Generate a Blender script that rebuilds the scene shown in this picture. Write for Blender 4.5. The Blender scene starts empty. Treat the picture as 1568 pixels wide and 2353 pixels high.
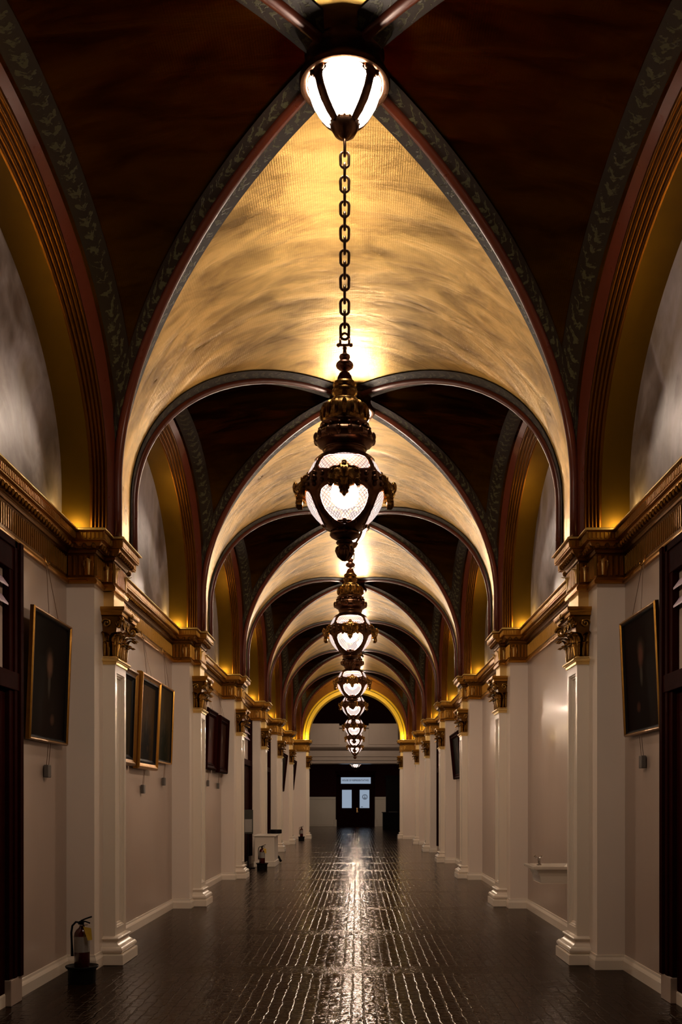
import bpy, math, random
from math import sin, cos, pi, sqrt, atan2, radians
from mathutils import Vector, Matrix
random.seed(7)
S = bpy.context.scene
COL = S.collection

# ------------------------------------------------------------------ nodes
def new_mat(name):
    m = bpy.data.materials.new(name); m.use_nodes = True
    nt = m.node_tree; nt.nodes.clear()
    out = nt.nodes.new('ShaderNodeOutputMaterial')
    return m, nt, out
def N(nt, t, **kw):
    n = nt.nodes.new(t)
    for k, v in kw.items():
        if k in n.inputs.keys() if isinstance(k, str) else False: n.inputs[k].default_value = v
        else: setattr(n, k, v)
    return n
def L(nt, a, b): nt.links.new(a, b)
def math_n(nt, op, a, b=None, c=None, clamp=False):
    n = nt.nodes.new('ShaderNodeMath'); n.operation = op; n.use_clamp = clamp
    for i, v in enumerate((a, b, c)):
        if v is None: continue
        if isinstance(v, (int, float)): n.inputs[i].default_value = v
        else: nt.links.new(v, n.inputs[i])
    return n.outputs[0]
def mixc(nt, f, a, b, mode='MIX'):
    n = nt.nodes.new('ShaderNodeMix'); n.data_type = 'RGBA'; n.blend_type = mode
    for i, v in ((0, f), (6, a), (7, b)):
        if isinstance(v, (int, float)): n.inputs[i].default_value = v
        elif isinstance(v, tuple): n.inputs[i].default_value = (*v, 1)
        else: nt.links.new(v, n.inputs[i])
    return n.outputs[2]
def coords(nt, kind='Object', scale=(1, 1, 1)):
    tc = nt.nodes.new('ShaderNodeTexCoord'); mp = nt.nodes.new('ShaderNodeMapping')
    mp.inputs['Scale'].default_value = scale
    nt.links.new(tc.outputs[kind], mp.inputs[0]); return mp.outputs[0]
def noise(nt, vec, scale=5, detail=4, rough=.5, dist=0):
    n = nt.nodes.new('ShaderNodeTexNoise'); nt.links.new(vec, n.inputs['Vector'])
    n.inputs['Scale'].default_value = scale; n.inputs['Detail'].default_value = detail
    n.inputs['Roughness'].default_value = rough; n.inputs['Distortion'].default_value = dist
    return n.outputs['Fac']
def ramp(nt, f, stops):
    n = nt.nodes.new('ShaderNodeValToRGB'); nt.links.new(f, n.inputs[0])
    e = n.color_ramp.elements
    while len(e) > 1: e.remove(e[-1])
    for i, (p, c) in enumerate(stops):
        el = e[0] if i == 0 else e.new(p)
        el.position = p; el.color = (*c, 1) if len(c) == 3 else c
    return n.outputs[0]
def bump(nt, h, strength=.3, dist=.01):
    n = nt.nodes.new('ShaderNodeBump'); n.inputs['Strength'].default_value = strength
    n.inputs['Distance'].default_value = dist; nt.links.new(h, n.inputs['Height']); return n.outputs[0]
def bsdf(nt, out, col=None, rough=.5, metal=0, spec=.5, nrm=None, coat=0, coatr=.1, ior=1.5):
    b = nt.nodes.new('ShaderNodeBsdfPrincipled')
    if isinstance(col, tuple): b.inputs['Base Color'].default_value = (*col, 1)
    elif col is not None: nt.links.new(col, b.inputs['Base Color'])
    if isinstance(rough, (int, float)): b.inputs['Roughness'].default_value = rough
    else: nt.links.new(rough, b.inputs['Roughness'])
    b.inputs['Metallic'].default_value = metal; b.inputs['IOR'].default_value = ior
    b.inputs['Specular IOR Level'].default_value = spec
    b.inputs['Coat Weight'].default_value = coat; b.inputs['Coat Roughness'].default_value = coatr
    if nrm is not None: nt.links.new(nrm, b.inputs['Normal'])
    nt.links.new(b.outputs[0], out.inputs[0]); return b

def simple(name, c1, c2, rough=.5, metal=0, scale=12, bs=.15, spec=.5, coat=0, ior=1.5):
    m, nt, out = new_mat(name)
    v = coords(nt); f = noise(nt, v, scale, 5, .6)
    c = mixc(nt, f, c1, c2)
    r = math_n(nt, 'MULTIPLY_ADD', f, .16, rough - .08)
    bsdf(nt, out, c, r, metal, spec, bump(nt, f, bs, .006), coat, .1, ior)
    return m

M = {}
# satin off-white paint of the walls, pilasters
def mk_paint(name, c1, c2, rough=.3):
    m, nt, out = new_mat(name)
    v = coords(nt, scale=(1, 1, .35)); f = noise(nt, v, 1.6, 5, .6)
    g = noise(nt, coords(nt), 140, 2, .5)
    c = mixc(nt, f, c1, c2)
    h = math_n(nt, 'ADD', math_n(nt, 'MULTIPLY', f, 1.4), math_n(nt, 'MULTIPLY', g, .05))
    bsdf(nt, out, c, rough, 0, .5, bump(nt, h, .14, .02), .25, .08)
    return m
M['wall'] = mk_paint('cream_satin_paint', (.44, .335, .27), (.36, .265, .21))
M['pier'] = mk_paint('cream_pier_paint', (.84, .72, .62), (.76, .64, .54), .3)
M['trimwhite'] = mk_paint('cream_gloss_trim', (.82, .72, .60), (.74, .64, .53), .26)
# vault webs: gilded canvas, brushed
def mk_vault(name, ca, cb, rough, metal):
    m, nt, out = new_mat(name)
    tc = nt.nodes.new('ShaderNodeTexCoord')
    v1 = coords(nt, scale=(.55, 2.0, .9))
    f = noise(nt, v1, 1.7, 7, .62, 1.1)
    f2 = noise(nt, coords(nt, scale=(.8, 1.4, 1.0)), 2.6, 3, .5, .6)
    f = math_n(nt, 'MULTIPLY_ADD', f2, .45, math_n(nt, 'MULTIPLY', f, .6))
    w = nt.nodes.new('ShaderNodeTexWave'); w.wave_type = 'BANDS'; w.bands_direction = 'X'
    L(nt, coords(nt), w.inputs[0]); w.inputs['Scale'].default_value = 17; w.inputs['Distortion'].default_value = .4
    c = mixc(nt, ramp(nt, f, [(.36, (0, 0, 0)), (.60, (1, 1, 1))]), cb, ca)
    r = math_n(nt, 'MULTIPLY_ADD', f, .25, rough - .12)
    h = math_n(nt, 'ADD', math_n(nt, 'MULTIPLY', w.outputs['Fac'], .02), f)
    bsdf(nt, out, c, r, metal, .5, bump(nt, h, .35, .03))
    return m
M['vault'] = mk_vault('gilded_vault_canvas', (.74, .48, .14), (.26, .15, .028), .30, .94)
M['side'] = mk_vault('shaded_vault_canvas', (.062, .026, .002), (.026, .010, .0008), .40, 1)  # side cells: shade away from the lamps put into a darker brown
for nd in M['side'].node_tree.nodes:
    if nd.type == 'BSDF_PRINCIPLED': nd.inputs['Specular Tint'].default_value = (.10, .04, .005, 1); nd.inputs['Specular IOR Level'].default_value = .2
M['gold'] = simple('gold_leaf', (.60, .31, .055), (.36, .17, .025), .30, 1, 6, .10)
M['capgold'] = simple('burnished_dark_gold', (.50, .28, .055), (.17, .075, .012), .25, 1, 20, .2)
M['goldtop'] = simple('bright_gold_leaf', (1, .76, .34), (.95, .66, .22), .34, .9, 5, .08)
M['golddark'] = simple('dark_gold_leaf', (.30, .15, .028), (.15, .065, .011), .34, 1, 14, .15)
M['archgold'] = simple('brown_gold_arch', (.22, .09, .012), (.13, .045, .006), .32, 1, 6, .3)
M['reveal'] = simple('satin_gold_reveal', (.15, .082, .004), (.10, .052, .003), .4, .85, 3, .05)
M['endarch'] = simple('lit_yellow_gold_arch', (1, .66, .02), (.95, .58, .012), .4, .2, 3, .1)  # end arch's strong lighting put into a brighter yellow base
M['red'] = simple('oxblood_paint', (.12, .024, .009), (.07, .013, .006), .30, .1, 8, .1)
M['bronze'] = simple('dark_bronze', (.30, .15, .075), (.12, .055, .035), .3, 1, 25, .3)
M['bronzegold'] = simple('gilded_bronze', (.60, .34, .08), (.22, .10, .03), .27, 1, 30, .4)
M['copper'] = simple('copper_bronze', (.55, .26, .17), (.30, .13, .09), .28, 1, 20, .2)
M['chain'] = simple('bronze_chain', (.36, .22, .13), (.20, .11, .07), .3, 1, 20, .2)
M['wood'] = simple('dark_mahogany', (.022, .003, .002), (.008, .0012, .001), .5, 0, 7, .1, spec=.5, ior=1.03)
M['black'] = simple('black_enamel', (.012, .010, .010), (.006, .005, .005), .45, 0, 15, .1, spec=.5, ior=1.12)
M['hallred'] = simple('dark_red_plaster', (.030, .005, .005), (.020, .003, .004), .6, 0, 2, .1, spec=.5, ior=1.1)
M['redtank'] = simple('red_enamel', (.06, .004, .003), (.045, .003, .003), .22, 0, 10, .03, coat=.4)
M['paper'] = simple('paper_label', (.30, .27, .24), (.20, .18, .16), .6, 0, 60, .05)
M['yellow'] = simple('yellow_card_tag', (.65, .42, .05), (.55, .34, .03), .6, 0, 30, .05)
M['steel'] = simple('chrome_metal', (.6, .58, .55), (.5, .48, .45), .15, 1, 20, .03)
M['wire'] = simple('picture_wire', (.25, .17, .12), (.2, .13, .1), .4, .8, 20, .0)
M['greybox'] = simple('grey_box', (.12, .10, .09), (.09, .08, .07), .5, 0, 20, .05)
M['marble'] = mk_paint('cream_marble', (.68, .60, .50), (.52, .45, .37), .22)
M['slat'] = simple('mauve_grey_slat', (.42, .30, .36), (.36, .25, .30), .4, 0, 10, .05)
M['green'] = simple('dark_green_board', (.035, .035, .025), (.02, .02, .015), .4, 0, 10, .05)
M['brass'] = simple('brass', (.85, .55, .25), (.75, .45, .18), .22, 1, 20, .05)

# leaf stencilled band along ribs: uv.x metres along, uv.y across 0..1
m, nt, out = new_mat('leaf_stencil_band')
uv = nt.nodes.new('ShaderNodeUVMap'); sx = nt.nodes.new('ShaderNodeSeparateXYZ'); L(nt, uv.outputs[0], sx.inputs[0])
tt = math_n(nt, 'ABSOLUTE', math_n(nt, 'SUBTRACT', sx.outputs[1], .5))
ph = math_n(nt, 'ADD', math_n(nt, 'MULTIPLY', sx.outputs[0], 2 * pi / .15), math_n(nt, 'MULTIPLY', tt, 9))
ph = math_n(nt, 'ADD', ph, math_n(nt, 'MULTIPLY', noise(nt, coords(nt), 9, 3, .6), 9))
w1 = math_n(nt, 'SINE', ph)
w2 = math_n(nt, 'SINE', math_n(nt, 'MULTIPLY', ph, 3.1))
nz = noise(nt, coords(nt), 22, 3, .6)
f = math_n(nt, 'ADD', math_n(nt, 'MULTIPLY', w1, .5), math_n(nt, 'MULTIPLY', w2, .25))
f = math_n(nt, 'ADD', f, math_n(nt, 'MULTIPLY_ADD', nz, 3.2, -1.6))
f = math_n(nt, 'SUBTRACT', f, math_n(nt, 'MULTIPLY', math_n(nt, 'POWER', math_n(nt, 'MULTIPLY', tt, 2.2), 4), 1.2))
f = ramp(nt, f, [(.12, (0, 0, 0)), (.45, (1, 1, 1))])
c = mixc(nt, f, (.016, .009, .006), (.055, .050, .024))
bsdf(nt, out, c, .42, .1, .18, bump(nt, f, .25, .006)); M['leaf'] = m

# floor: glazed brown paving tiles, worn and bumpy, with bands of small mosaic every few metres
m, nt, out = new_mat('glazed_brown_floor_tiles')
tc = nt.nodes.new('ShaderNodeTexCoord'); sp = nt.nodes.new('ShaderNodeSeparateXYZ'); L(nt, tc.outputs['Object'], sp.inputs[0])
wob = noise(nt, coords(nt), 6, 2, .5)
cmb = nt.nodes.new('ShaderNodeCombineXYZ')
L(nt, math_n(nt, 'ADD', sp.outputs[1], math_n(nt, 'MULTIPLY', wob, .06)), cmb.inputs[0])
L(nt, math_n(nt, 'ADD', sp.outputs[0], math_n(nt, 'MULTIPLY', wob, .045)), cmb.inputs[1])
bk = nt.nodes.new('ShaderNodeTexBrick'); L(nt, cmb.outputs[0], bk.inputs['Vector'])
bk.inputs['Scale'].default_value = 1; bk.inputs['Brick Width'].default_value = .30; bk.inputs['Row Height'].default_value = .09
bk.inputs['Mortar Size'].default_value = .011; bk.inputs['Mortar Smooth'].default_value = 1
bk.inputs['Color1'].default_value = (.016, .006, .003, 1); bk.inputs['Color2'].default_value = (.008, .003, .0016, 1)
bk.inputs['Mortar'].default_value = (.004, .0025, .002, 1)
band = math_n(nt, 'FRACT', math_n(nt, 'DIVIDE', math_n(nt, 'ADD', sp.outputs[1], .3), 2.65))
band = math_n(nt, 'LESS_THAN', math_n(nt, 'ABSOLUTE', math_n(nt, 'SUBTRACT', band, .62)), .075)
nob = math_n(nt, 'SUBTRACT', 1.0, band)
n1 = noise(nt, coords(nt, scale=(1, .55, 1)), 11, 3, .55, .3); n2 = noise(nt, coords(nt, scale=(.8, 1.5, 1)), 26, 2, .6, 1.2); n3 = noise(nt, coords(nt), 1.1, 3, .5)
h = math_n(nt, 'MULTIPLY', math_n(nt, 'MULTIPLY', bk.outputs['Fac'], -.42), nob)
h = math_n(nt, 'ADD', h, math_n(nt, 'MULTIPLY', n1, 1.3))
h = math_n(nt, 'ADD', h, math_n(nt, 'MULTIPLY', noise(nt, coords(nt, scale=(.6, 1.5, 1)), 12, 2, .5, .5), 1.2))
h = math_n(nt, 'ADD', h, math_n(nt, 'MULTIPLY', n2, math_n(nt, 'MULTIPLY_ADD', band, .9, .40)))
c = mixc(nt, n3, bk.outputs['Color'], mixc(nt, .5, bk.outputs['Color'], (.016, .008, .002)))
r = math_n(nt, 'MULTIPLY_ADD', bk.outputs['Fac'], .07, math_n(nt, 'MULTIPLY_ADD', n1, .08, .045))
nb = bump(nt, h, .5, .0085)
df = nt.nodes.new('ShaderNodeBsdfDiffuse'); L(nt, c, df.inputs[0]); L(nt, nb, df.inputs['Normal'])
gs = nt.nodes.new('ShaderNodeBsdfGlossy'); gs.inputs[0].default_value = (1, .95, .92, 1); L(nt, r, gs.inputs['Roughness']); L(nt, nb, gs.inputs['Normal'])
mx = nt.nodes.new('ShaderNodeMixShader'); lw = nt.nodes.new('ShaderNodeLayerWeight'); lw.inputs[0].default_value = .5
mr = nt.nodes.new('ShaderNodeMapRange'); mr.interpolation_type = 'SMOOTHSTEP'; L(nt, lw.outputs['Facing'], mr.inputs[0])
mr.inputs[1].default_value = .84; mr.inputs[2].default_value = .97; mr.inputs[3].default_value = .15; mr.inputs[4].default_value = .6
L(nt, mr.outputs[0], mx.inputs[0])
L(nt, df.outputs[0], mx.inputs[1]); L(nt, gs.outputs[0], mx.inputs[2]); L(nt, mx.outputs[0], out.inputs[0]); M['floor'] = m

# lit lantern glass with a diamond lattice (uv in metres)
LAMP = 68.0
def mk_glass(name, strength, lattice, col):
    m, nt, out = new_mat(name)
    uv = nt.nodes.new('ShaderNodeUVMap'); sx = nt.nodes.new('ShaderNodeSeparateXYZ'); L(nt, uv.outputs[0], sx.inputs[0])
    k = 2 * pi / .034
    a = math_n(nt, 'SINE', math_n(nt, 'MULTIPLY', math_n(nt, 'ADD', sx.outputs[0], sx.outputs[1]), k / 2))
    b = math_n(nt, 'SINE', math_n(nt, 'MULTIPLY', math_n(nt, 'SUBTRACT', sx.outputs[0], sx.outputs[1]), k / 2))
    g = math_n(nt, 'MINIMUM', math_n(nt, 'ABSOLUTE', a), math_n(nt, 'ABSOLUTE', b))
    g = ramp(nt, g, [(.14, (0, 0, 0)), (.36, (1, 1, 1))])
    em = nt.nodes.new('ShaderNodeEmission'); em.inputs[0].default_value = (*col, 1)
    if lattice:
        L(nt, math_n(nt, 'MULTIPLY_ADD', g, strength * .988, strength * .012), em.inputs[1])
    else: em.inputs[1].default_value = strength
    L(nt, em.outputs[0], out.inputs[0]); return m
def mk_lattice():
    m, nt, out = new_mat('cut_lattice_glass')
    uv = nt.nodes.new('ShaderNodeUVMap'); sx = nt.nodes.new('ShaderNodeSeparateXYZ'); L(nt, uv.outputs[0], sx.inputs[0])
    k = pi / .030
    a = math_n(nt, 'SINE', math_n(nt, 'MULTIPLY', math_n(nt, 'ADD', sx.outputs[0], sx.outputs[1]), k))
    b = math_n(nt, 'SINE', math_n(nt, 'MULTIPLY', math_n(nt, 'SUBTRACT', sx.outputs[0], sx.outputs[1]), k))
    g = math_n(nt, 'MINIMUM', math_n(nt, 'ABSOLUTE', a), math_n(nt, 'ABSOLUTE', b))
    g = ramp(nt, g, [(.10, (0, 0, 0)), (.34, (1, 1, 1))])
    em = nt.nodes.new('ShaderNodeEmission'); L(nt, mixc(nt, g, (.50, .27, .22), (1, .84, .78)), em.inputs[0]); L(nt, math_n(nt, 'MULTIPLY_ADD', g, 1.1, .30), em.inputs[1])
    tr = nt.nodes.new('ShaderNodeBsdfTransparent'); tr.inputs[0].default_value = (1, .97, .95, 1)
    mx = nt.nodes.new('ShaderNodeMixShader'); L(nt, math_n(nt, 'MULTIPLY_ADD', g, -.30, .85), mx.inputs[0])
    L(nt, tr.outputs[0], mx.inputs[1]); L(nt, em.outputs[0], mx.inputs[2]); L(nt, mx.outputs[0], out.inputs[0]); return m
M['glass'] = mk_lattice()
M['bulb'] = mk_glass('lit_bulb', LAMP * 15, False, (1, .79, .60))
M['globe'] = mk_glass('lit_opal_glass', LAMP * 1.25, False, (1, .81, .64))
M['pane'] = mk_glass('daylit_frosted_glass', .46, False, (.58, .72, .92))
M['black_text'] = simple('black_lettering', (.01, .012, .02), (.008, .01, .015), .5)

# ------------------------------------------------------------------ mesh builder
class MB:
    def __init__(s): s.v = []; s.f = []; s.m = []; s.uv = {}
    def add(s, vs, fs, mi=0):
        o = len(s.v); s.v += [tuple(p) for p in vs]
        for f in fs: s.f.append(tuple(i + o for i in f)); s.m.append(mi)
    def grid(s, rows, mi=0, close=False, uvs=None, flip=False):
        o = len(s.v); n = len(rows[0])
        for r in rows: s.v += [tuple(p) for p in r]
        for i in range(len(rows) - 1):
            for j in range(n if close else n - 1):
                k = (j + 1) % n
                q = (o + i * n + j, o + i * n + k, o + (i + 1) * n + k, o + (i + 1) * n + j)
                qi = ((i, j), (i, j + 1), (i + 1, j + 1), (i + 1, j))
                if flip: q = q[::-1]; qi = qi[::-1]
                if uvs: s.uv[len(s.f)] = [uvs(a, b) for a, b in qi]
                s.f.append(q); s.m.append(mi)
    def box(s, x0, x1, y0, y1, z0, z1, mi=0):
        vs = [(x, y, z) for x in (x0, x1) for y in (y0, y1) for z in (z0, z1)]
        s.add(vs, [(0, 1, 3, 2), (4, 6, 7, 5), (0, 4, 5, 1), (2, 3, 7, 6), (0, 2, 6, 4), (1, 5, 7, 3)], mi)
    def lathe(s, prof, n=32, c=(0, 0), mi=0, uv=False):
        rows = [[(c[0] + r * cos(2 * pi * j / n), c[1] + r * sin(2 * pi * j / n), z) for j in range(n)] for z, r in prof]
        acc = [0]
        for i in range(1, len(prof)): acc.append(acc[-1] + math.hypot(prof[i][0] - prof[i-1][0], prof[i][1] - prof[i-1][1]))
        R = max(r for _, r in prof)
        s.grid(rows, mi, True, (lambda i, j: (2 * pi * R * j / n, acc[i])) if uv else None)
        for k, rev in ((0, 0), (-1, 1)):
            if prof[k][1] > 1e-5 and not uv:
                o = len(s.v) - (len(prof) * n if k == 0 else n)
                idx = [o + j for j in range(n)]
                s.f.append(tuple(idx if rev else idx[::-1])); s.m.append(mi)
    def tube(s, pts, r, n=8, mi=0, closed=False):
        pts = [Vector(p) for p in pts]; rows = []; N_ = len(pts)
        rr = r if isinstance(r, (list, tuple)) else [r] * N_
        up = None
        for i, p in enumerate(pts):
            a = pts[(i - 1) % N_] if closed or i > 0 else p
            b = pts[(i + 1) % N_] if closed or i < N_ - 1 else p
            d = (b - a).normalized()
            if up is None:
                up = Vector((0, 0, 1)) if abs(d.z) < .9 else Vector((1, 0, 0))
            x = up - d * up.dot(d)
            if x.length < 1e-4: x = d.orthogonal()
            x.normalize(); up = x; y = d.cross(x)
            rows.append([p + (x * cos(2 * pi * j / n) + y * sin(2 * pi * j / n)) * rr[i] for j in range(n)])
        if closed: rows.append(rows[0])
        o = len(s.v); s.grid(rows, mi, True)
        if not closed:
            s.f.append(tuple(o + j for j in range(n))[::-1]); s.m.append(mi)
            e = o + (N_ - 1) * n; s.f.append(tuple(e + j for j in range(n))); s.m.append(mi)
    def ball(s, c, r, n=8, k=6, mi=0, sc=(1, 1, 1)):
        rows = [[(c[0] + sc[0] * r * sin(pi * i / k) * cos(2 * pi * j / n), c[1] + sc[1] * r * sin(pi * i / k) * sin(2 * pi * j / n),
                  c[2] - sc[2] * r * cos(pi * i / k)) for j in range(n)] for i in range(k + 1)]
        s.grid(rows, mi, True)
    def xform(s, mat, start=0):
        for i in range(start, len(s.v)): s.v[i] = tuple(mat @ Vector(s.v[i]))
    def build(s, name, mats, parent=None, smooth=False, bev=0, label=None):
        me = bpy.data.meshes.new(name); me.from_pydata(s.v, [], s.f); me.validate(verbose=False) if False else None
        for mm in (mats if isinstance(mats, list) else [mats]): me.materials.append(mm)
        me.polygons.foreach_set('material_index', s.m)
        if s.uv:
            ul = me.uv_layers.new(name='UVMap')
            for p in me.polygons:
                if p.index in s.uv:
                    for li, u in zip(p.loop_indices, s.uv[p.index]): ul.data[li].uv = u
        if smooth:
            me.polygons.foreach_set('use_smooth', [True] * len(me.polygons))
        me.update()
        o = bpy.data.objects.new(name, me); COL.objects.link(o)
        if smooth == 'auto':
            try: me.set_sharp_from_angle(angle=radians(38))
            except Exception: pass
        if parent: o.parent = parent
        if bev:
            b = o.modifiers.new('bevel', 'BEVEL'); b.width = bev; b.segments = 2; b.limit_method = 'ANGLE'; b.angle_limit = radians(40)
        if label: o['label'] = label
        return o
def thing(name, label, cat, loc=(0, 0, 0), rz=0, group=None):
    o = bpy.data.objects.new(name, None); COL.objects.link(o); o.location = loc; o.rotation_euler = (0, 0, rz)
    o.empty_display_size = .1
    o['label'] = label; o['category'] = cat
    if group: o['group'] = group
    return o
def struct(o): o['kind'] = 'structure'; return o
def tag(o, label, cat, group=None):
    o['label'] = label; o['category'] = cat
    if group: o['group'] = group
    return o
def kids(o): return [c for c in COL.objects if c.parent == o]
def dup(root, loc, rz, label, group=None):
    def cp(o, par):
        c = o.copy(); COL.objects.link(c)
        if par: c.parent = par
        for ch in TREE.get(o.name, []): cp(ch, c)
        return c
    r = cp(root, None); r.location = loc; r.rotation_euler = (0, 0, rz); r['label'] = label
    if group: r['group'] = group
    return r
TREE = {}
def freeze(root):
    ks = kids(root); TREE[root.name] = ks
    for k in ks: freeze(k)

# ------------------------------------------------------------------ layout (metres; y = distance down the corridor)
K = 2300 / 1850      # depth scale
PIER = [K * v for v in [-1.29, 2.97] + [7.93 + 4.26 * i for i in range(7)]]
YEND = PIER[-1]
A = 2.18; ZS = 4.58; RISE = 2.03; ZC = 4.08; HP = .275 * K; DROP = .30
BAYS = [((PIER[i] + PIER[i+1]) / 2, (PIER[i+1] - PIER[i]) / 2) for i in range(len(PIER) - 1)]   # centre, half
ORD = ['first', 'second', 'third', 'fourth', 'fifth', 'sixth', 'seventh', 'eighth']
def pdx(j): return .34 if j == len(PIER) - 1 else 0
Y0, Y1 = PIER[0] - .7, YEND + .54

# ---- floor
mb = MB(); mb.box(-9, 9, Y0 - .2, 49.6 * K, -.12, 0); struct(mb.build('floor', M['floor']))

# ---- plan path with mitred offsets
def plan(d, wall, pier, hp, pil=None, hl=0):
    pts = [(wall - d, Y0)]
    for j, p in enumerate(PIER):
        k = pdx(j)
        pts += [(wall - d, p - hp - d), (pier - k - d, p - hp - d)]
        if pil is not None:
            pts += [(pier - k - d, p - hl - d), (pil - k - d, p - hl - d), (pil - k - d, p + hl + d), (pier - k - d, p + hl + d)]
        pts += [(pier - k - d, p + hp + d)]
        if j < len(PIER) - 1: pts += [(wall - d, p + hp + d)]
        else: pts += [(pier - k - d, p + hp + d), (wall + 2.4, p + hp + d)]
    return pts
def sweep(mb, prof, sgn, mi=0, **kw):
    rows = []
    for d, z in prof:
        rows.append([(sgn * x, y, z) for x, y in plan(d, **kw)])
    n = min(len(r) for r in rows)
    mb.grid(rows, mi, flip=(sgn > 0))
ENT = [(-.4, 3.585), (.022, 3.585), (.028, 3.60), (.028, 3.618), (.018, 3.628), (.012, 3.642), (0, 3.646), (0, 3.868), (.014, 3.872),
       (.022, 3.885), (.024, 3.90), (.04, 3.905), (.062, 3.925), (.078, 3.955), (.08, 3.968), (.112, 3.970), (.112, 4.042), (.124, 4.05)]
for sgn, side in ((-1, 'left'), (1, 'right')):
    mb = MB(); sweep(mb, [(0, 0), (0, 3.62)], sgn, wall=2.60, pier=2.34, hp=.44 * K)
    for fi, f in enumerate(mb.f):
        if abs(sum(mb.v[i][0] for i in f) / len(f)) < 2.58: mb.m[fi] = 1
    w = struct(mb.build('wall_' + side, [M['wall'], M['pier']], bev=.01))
    mb = MB(); sweep(mb, [(.026, 0), (.026, .085), (.02, .10), (.012, .115), (.010, .135), (-.01, .14)], sgn, wall=2.60, pier=2.34, hp=.44 * K)
    struct(mb.build('baseboard_' + side, M['trimwhite']))
    mb = MB(); kw = dict(wall=2.594, pier=2.335, hp=.445 * K, pil=2.237, hl=.20 * K)
    sweep(mb, ENT[:7], sgn, 0, **kw); sweep(mb, ENT[6:13], sgn, 2, **kw); sweep(mb, ENT[12:], sgn, 0, **kw)  # frieze and egg-row backing in darker gold than the bars
    sweep(mb, [(.124, 4.05), (.140, 4.052), (.141, 4.058), (.136, 4.068), (.116, 4.08)], sgn, 1, **kw)  # top edge in lighter gold, its lit line put into the colour
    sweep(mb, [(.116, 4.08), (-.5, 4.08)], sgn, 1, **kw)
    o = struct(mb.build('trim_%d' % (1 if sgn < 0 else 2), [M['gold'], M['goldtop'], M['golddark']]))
    # carved ornament: flutes, eggs and bars
    mb = MB()
    def along(fn, spacing, d):
        pts = plan(d, **kw)
        for (x0, y0), (x1, y1) in zip(pts[:-1], pts[1:]):
            ln = math.hypot(x1 - x0, y1 - y0)
            if ln < .04 or max(y0, y1) < 2 or max(x0, x1) > 3: continue
            n = max(1, int(round(ln / spacing)))
            tx, ty = (x1 - x0) / ln, (y1 - y0) / ln
            for k in range(n):
                s_ = (k + .5) / n * ln
                fn(x0 + tx * s_, y0 + ty * s_, tx, ty, ln)
    def slab(x, y, tx, ty, hw, th, z0, z1, mi=0):
        nx, ny = -ty, tx           # outward (towards the corridor) for the +x layout
        if nx > 0 and abs(ty) > .5: nx, ny = -nx, -ny
        if abs(tx) > .5: nx, ny = (0, -1) if tx < 0 else (0, 1)
        ps = []
        for a, b in ((-hw, -.01), (hw, -.01), (hw * .6, th), (-hw * .6, th)):
            ps.append((sgn * (x + tx * a + nx * b), y + ty * a + ny * b))
        vs = [(*p, z0) for p in ps] + [(*p, z1) for p in ps]
        mb.add(vs, [(0, 1, 5, 4), (1, 2, 6, 5), (2, 3, 7, 6), (3, 0, 4, 7), (4, 5, 6, 7), (3, 2, 1, 0)], mi)
    along(lambda x, y, tx, ty, ln: slab(x, y, tx, ty, .013, .008, 3.982, 4.034), .036, .112)
    def fr(x, y, tx, ty, ln):
        if ln < 1.2: slab(x, y, tx, ty, .017, .02, 3.665, 3.845)
        else: slab(x, y, tx, ty, .014, .007, 3.675, 3.84)
    along(fr, .05, 0)
    def egg(x, y, tx, ty, ln):
        nx, ny = (-1, 0) if abs(ty) > .5 else ((0, -1) if tx < 0 else (0, 1))
        if y > 20: return
        mb.ball((sgn * (x + nx * .012), y + ny * .012, 3.928), .026, 6, 4, 1, (1, 1, 1.15))
    along(egg, .075, .05)
    struct(mb.build('trim_%d' % (3 if sgn < 0 else 4), [M['gold'], M['golddark']], smooth='auto'))

# ---- vault webs: long barrel cells
def gz(u): return ZS + RISE * sqrt(max(0, 1 - u * u))
mb = MB(); NPH = 56
cells = []
for j in range(len(PIER)):
    lo = (lambda u, j=j: BAYS[j-1][0] + (BAYS[j-1][1] - HP) * u) if j > 0 else (lambda u: PIER[0] - .7)
    hi = (lambda u, j=j: BAYS[j][0] - (BAYS[j][1] - HP) * u) if j < len(PIER) - 1 else (lambda u: YEND + .52)
    cols = [(-1, ZC), (-1, ZC + .25)] + [(sin(-pi/2 + pi * k / NPH), None) for k in range(NPH + 1)] + [(1, ZC + .25), (1, ZC)]
    rows = []
    for k in range(9):
        r = []
        for u, z in cols:
            au = abs(u); y = lo(au) + (hi(au) - lo(au)) * k / 8
            r.append((A * u, y, z if z else gz(au)))
        rows.append(r)
    mb.grid(rows, 0)
struct(mb.build('ceiling', M['vault'], smooth='auto'))

# ---- side cells, arches, lunettes, ribs per bay
def side_pt(yc, b, u, q, sgn):
    # u 0..1 outward, q -1..1 along
    tb = u * q
    s = sqrt(max(0, 1 - tb * tb))
    return (sgn * A * u, yc + b * tb, ZS + (RISE - DROP * u * u * (1 - q * q)) * s)
def arch(half, zs, crown, zbase, n=40, nl=3):
    pts = [(-half, zbase + (zs - zbase) * k / nl) for k in range(nl)]
    pts += [(-half * cos(pi * k / n), zs + (crown - zs) * sin(pi * k / n)) for k in range(n + 1)]
    pts += [(half, zs - (zs - zbase) * (k + 1) / nl) for k in range(nl)]
    return pts
def cell_edge(b, n=40, nl=3):
    pts = [(-b, ZC + (ZS - ZC) * k / nl) for k in range(nl)]
    for k in range(n + 1):
        th = pi * k / n; s = sin(th); pts.append((-b * cos(th), ZS + (RISE - DROP * s * s) * s))
    pts += [(b, ZS - (ZS - ZC) * (k + 1) / nl) for k in range(nl)]
    return pts
trim_n = 5
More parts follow.
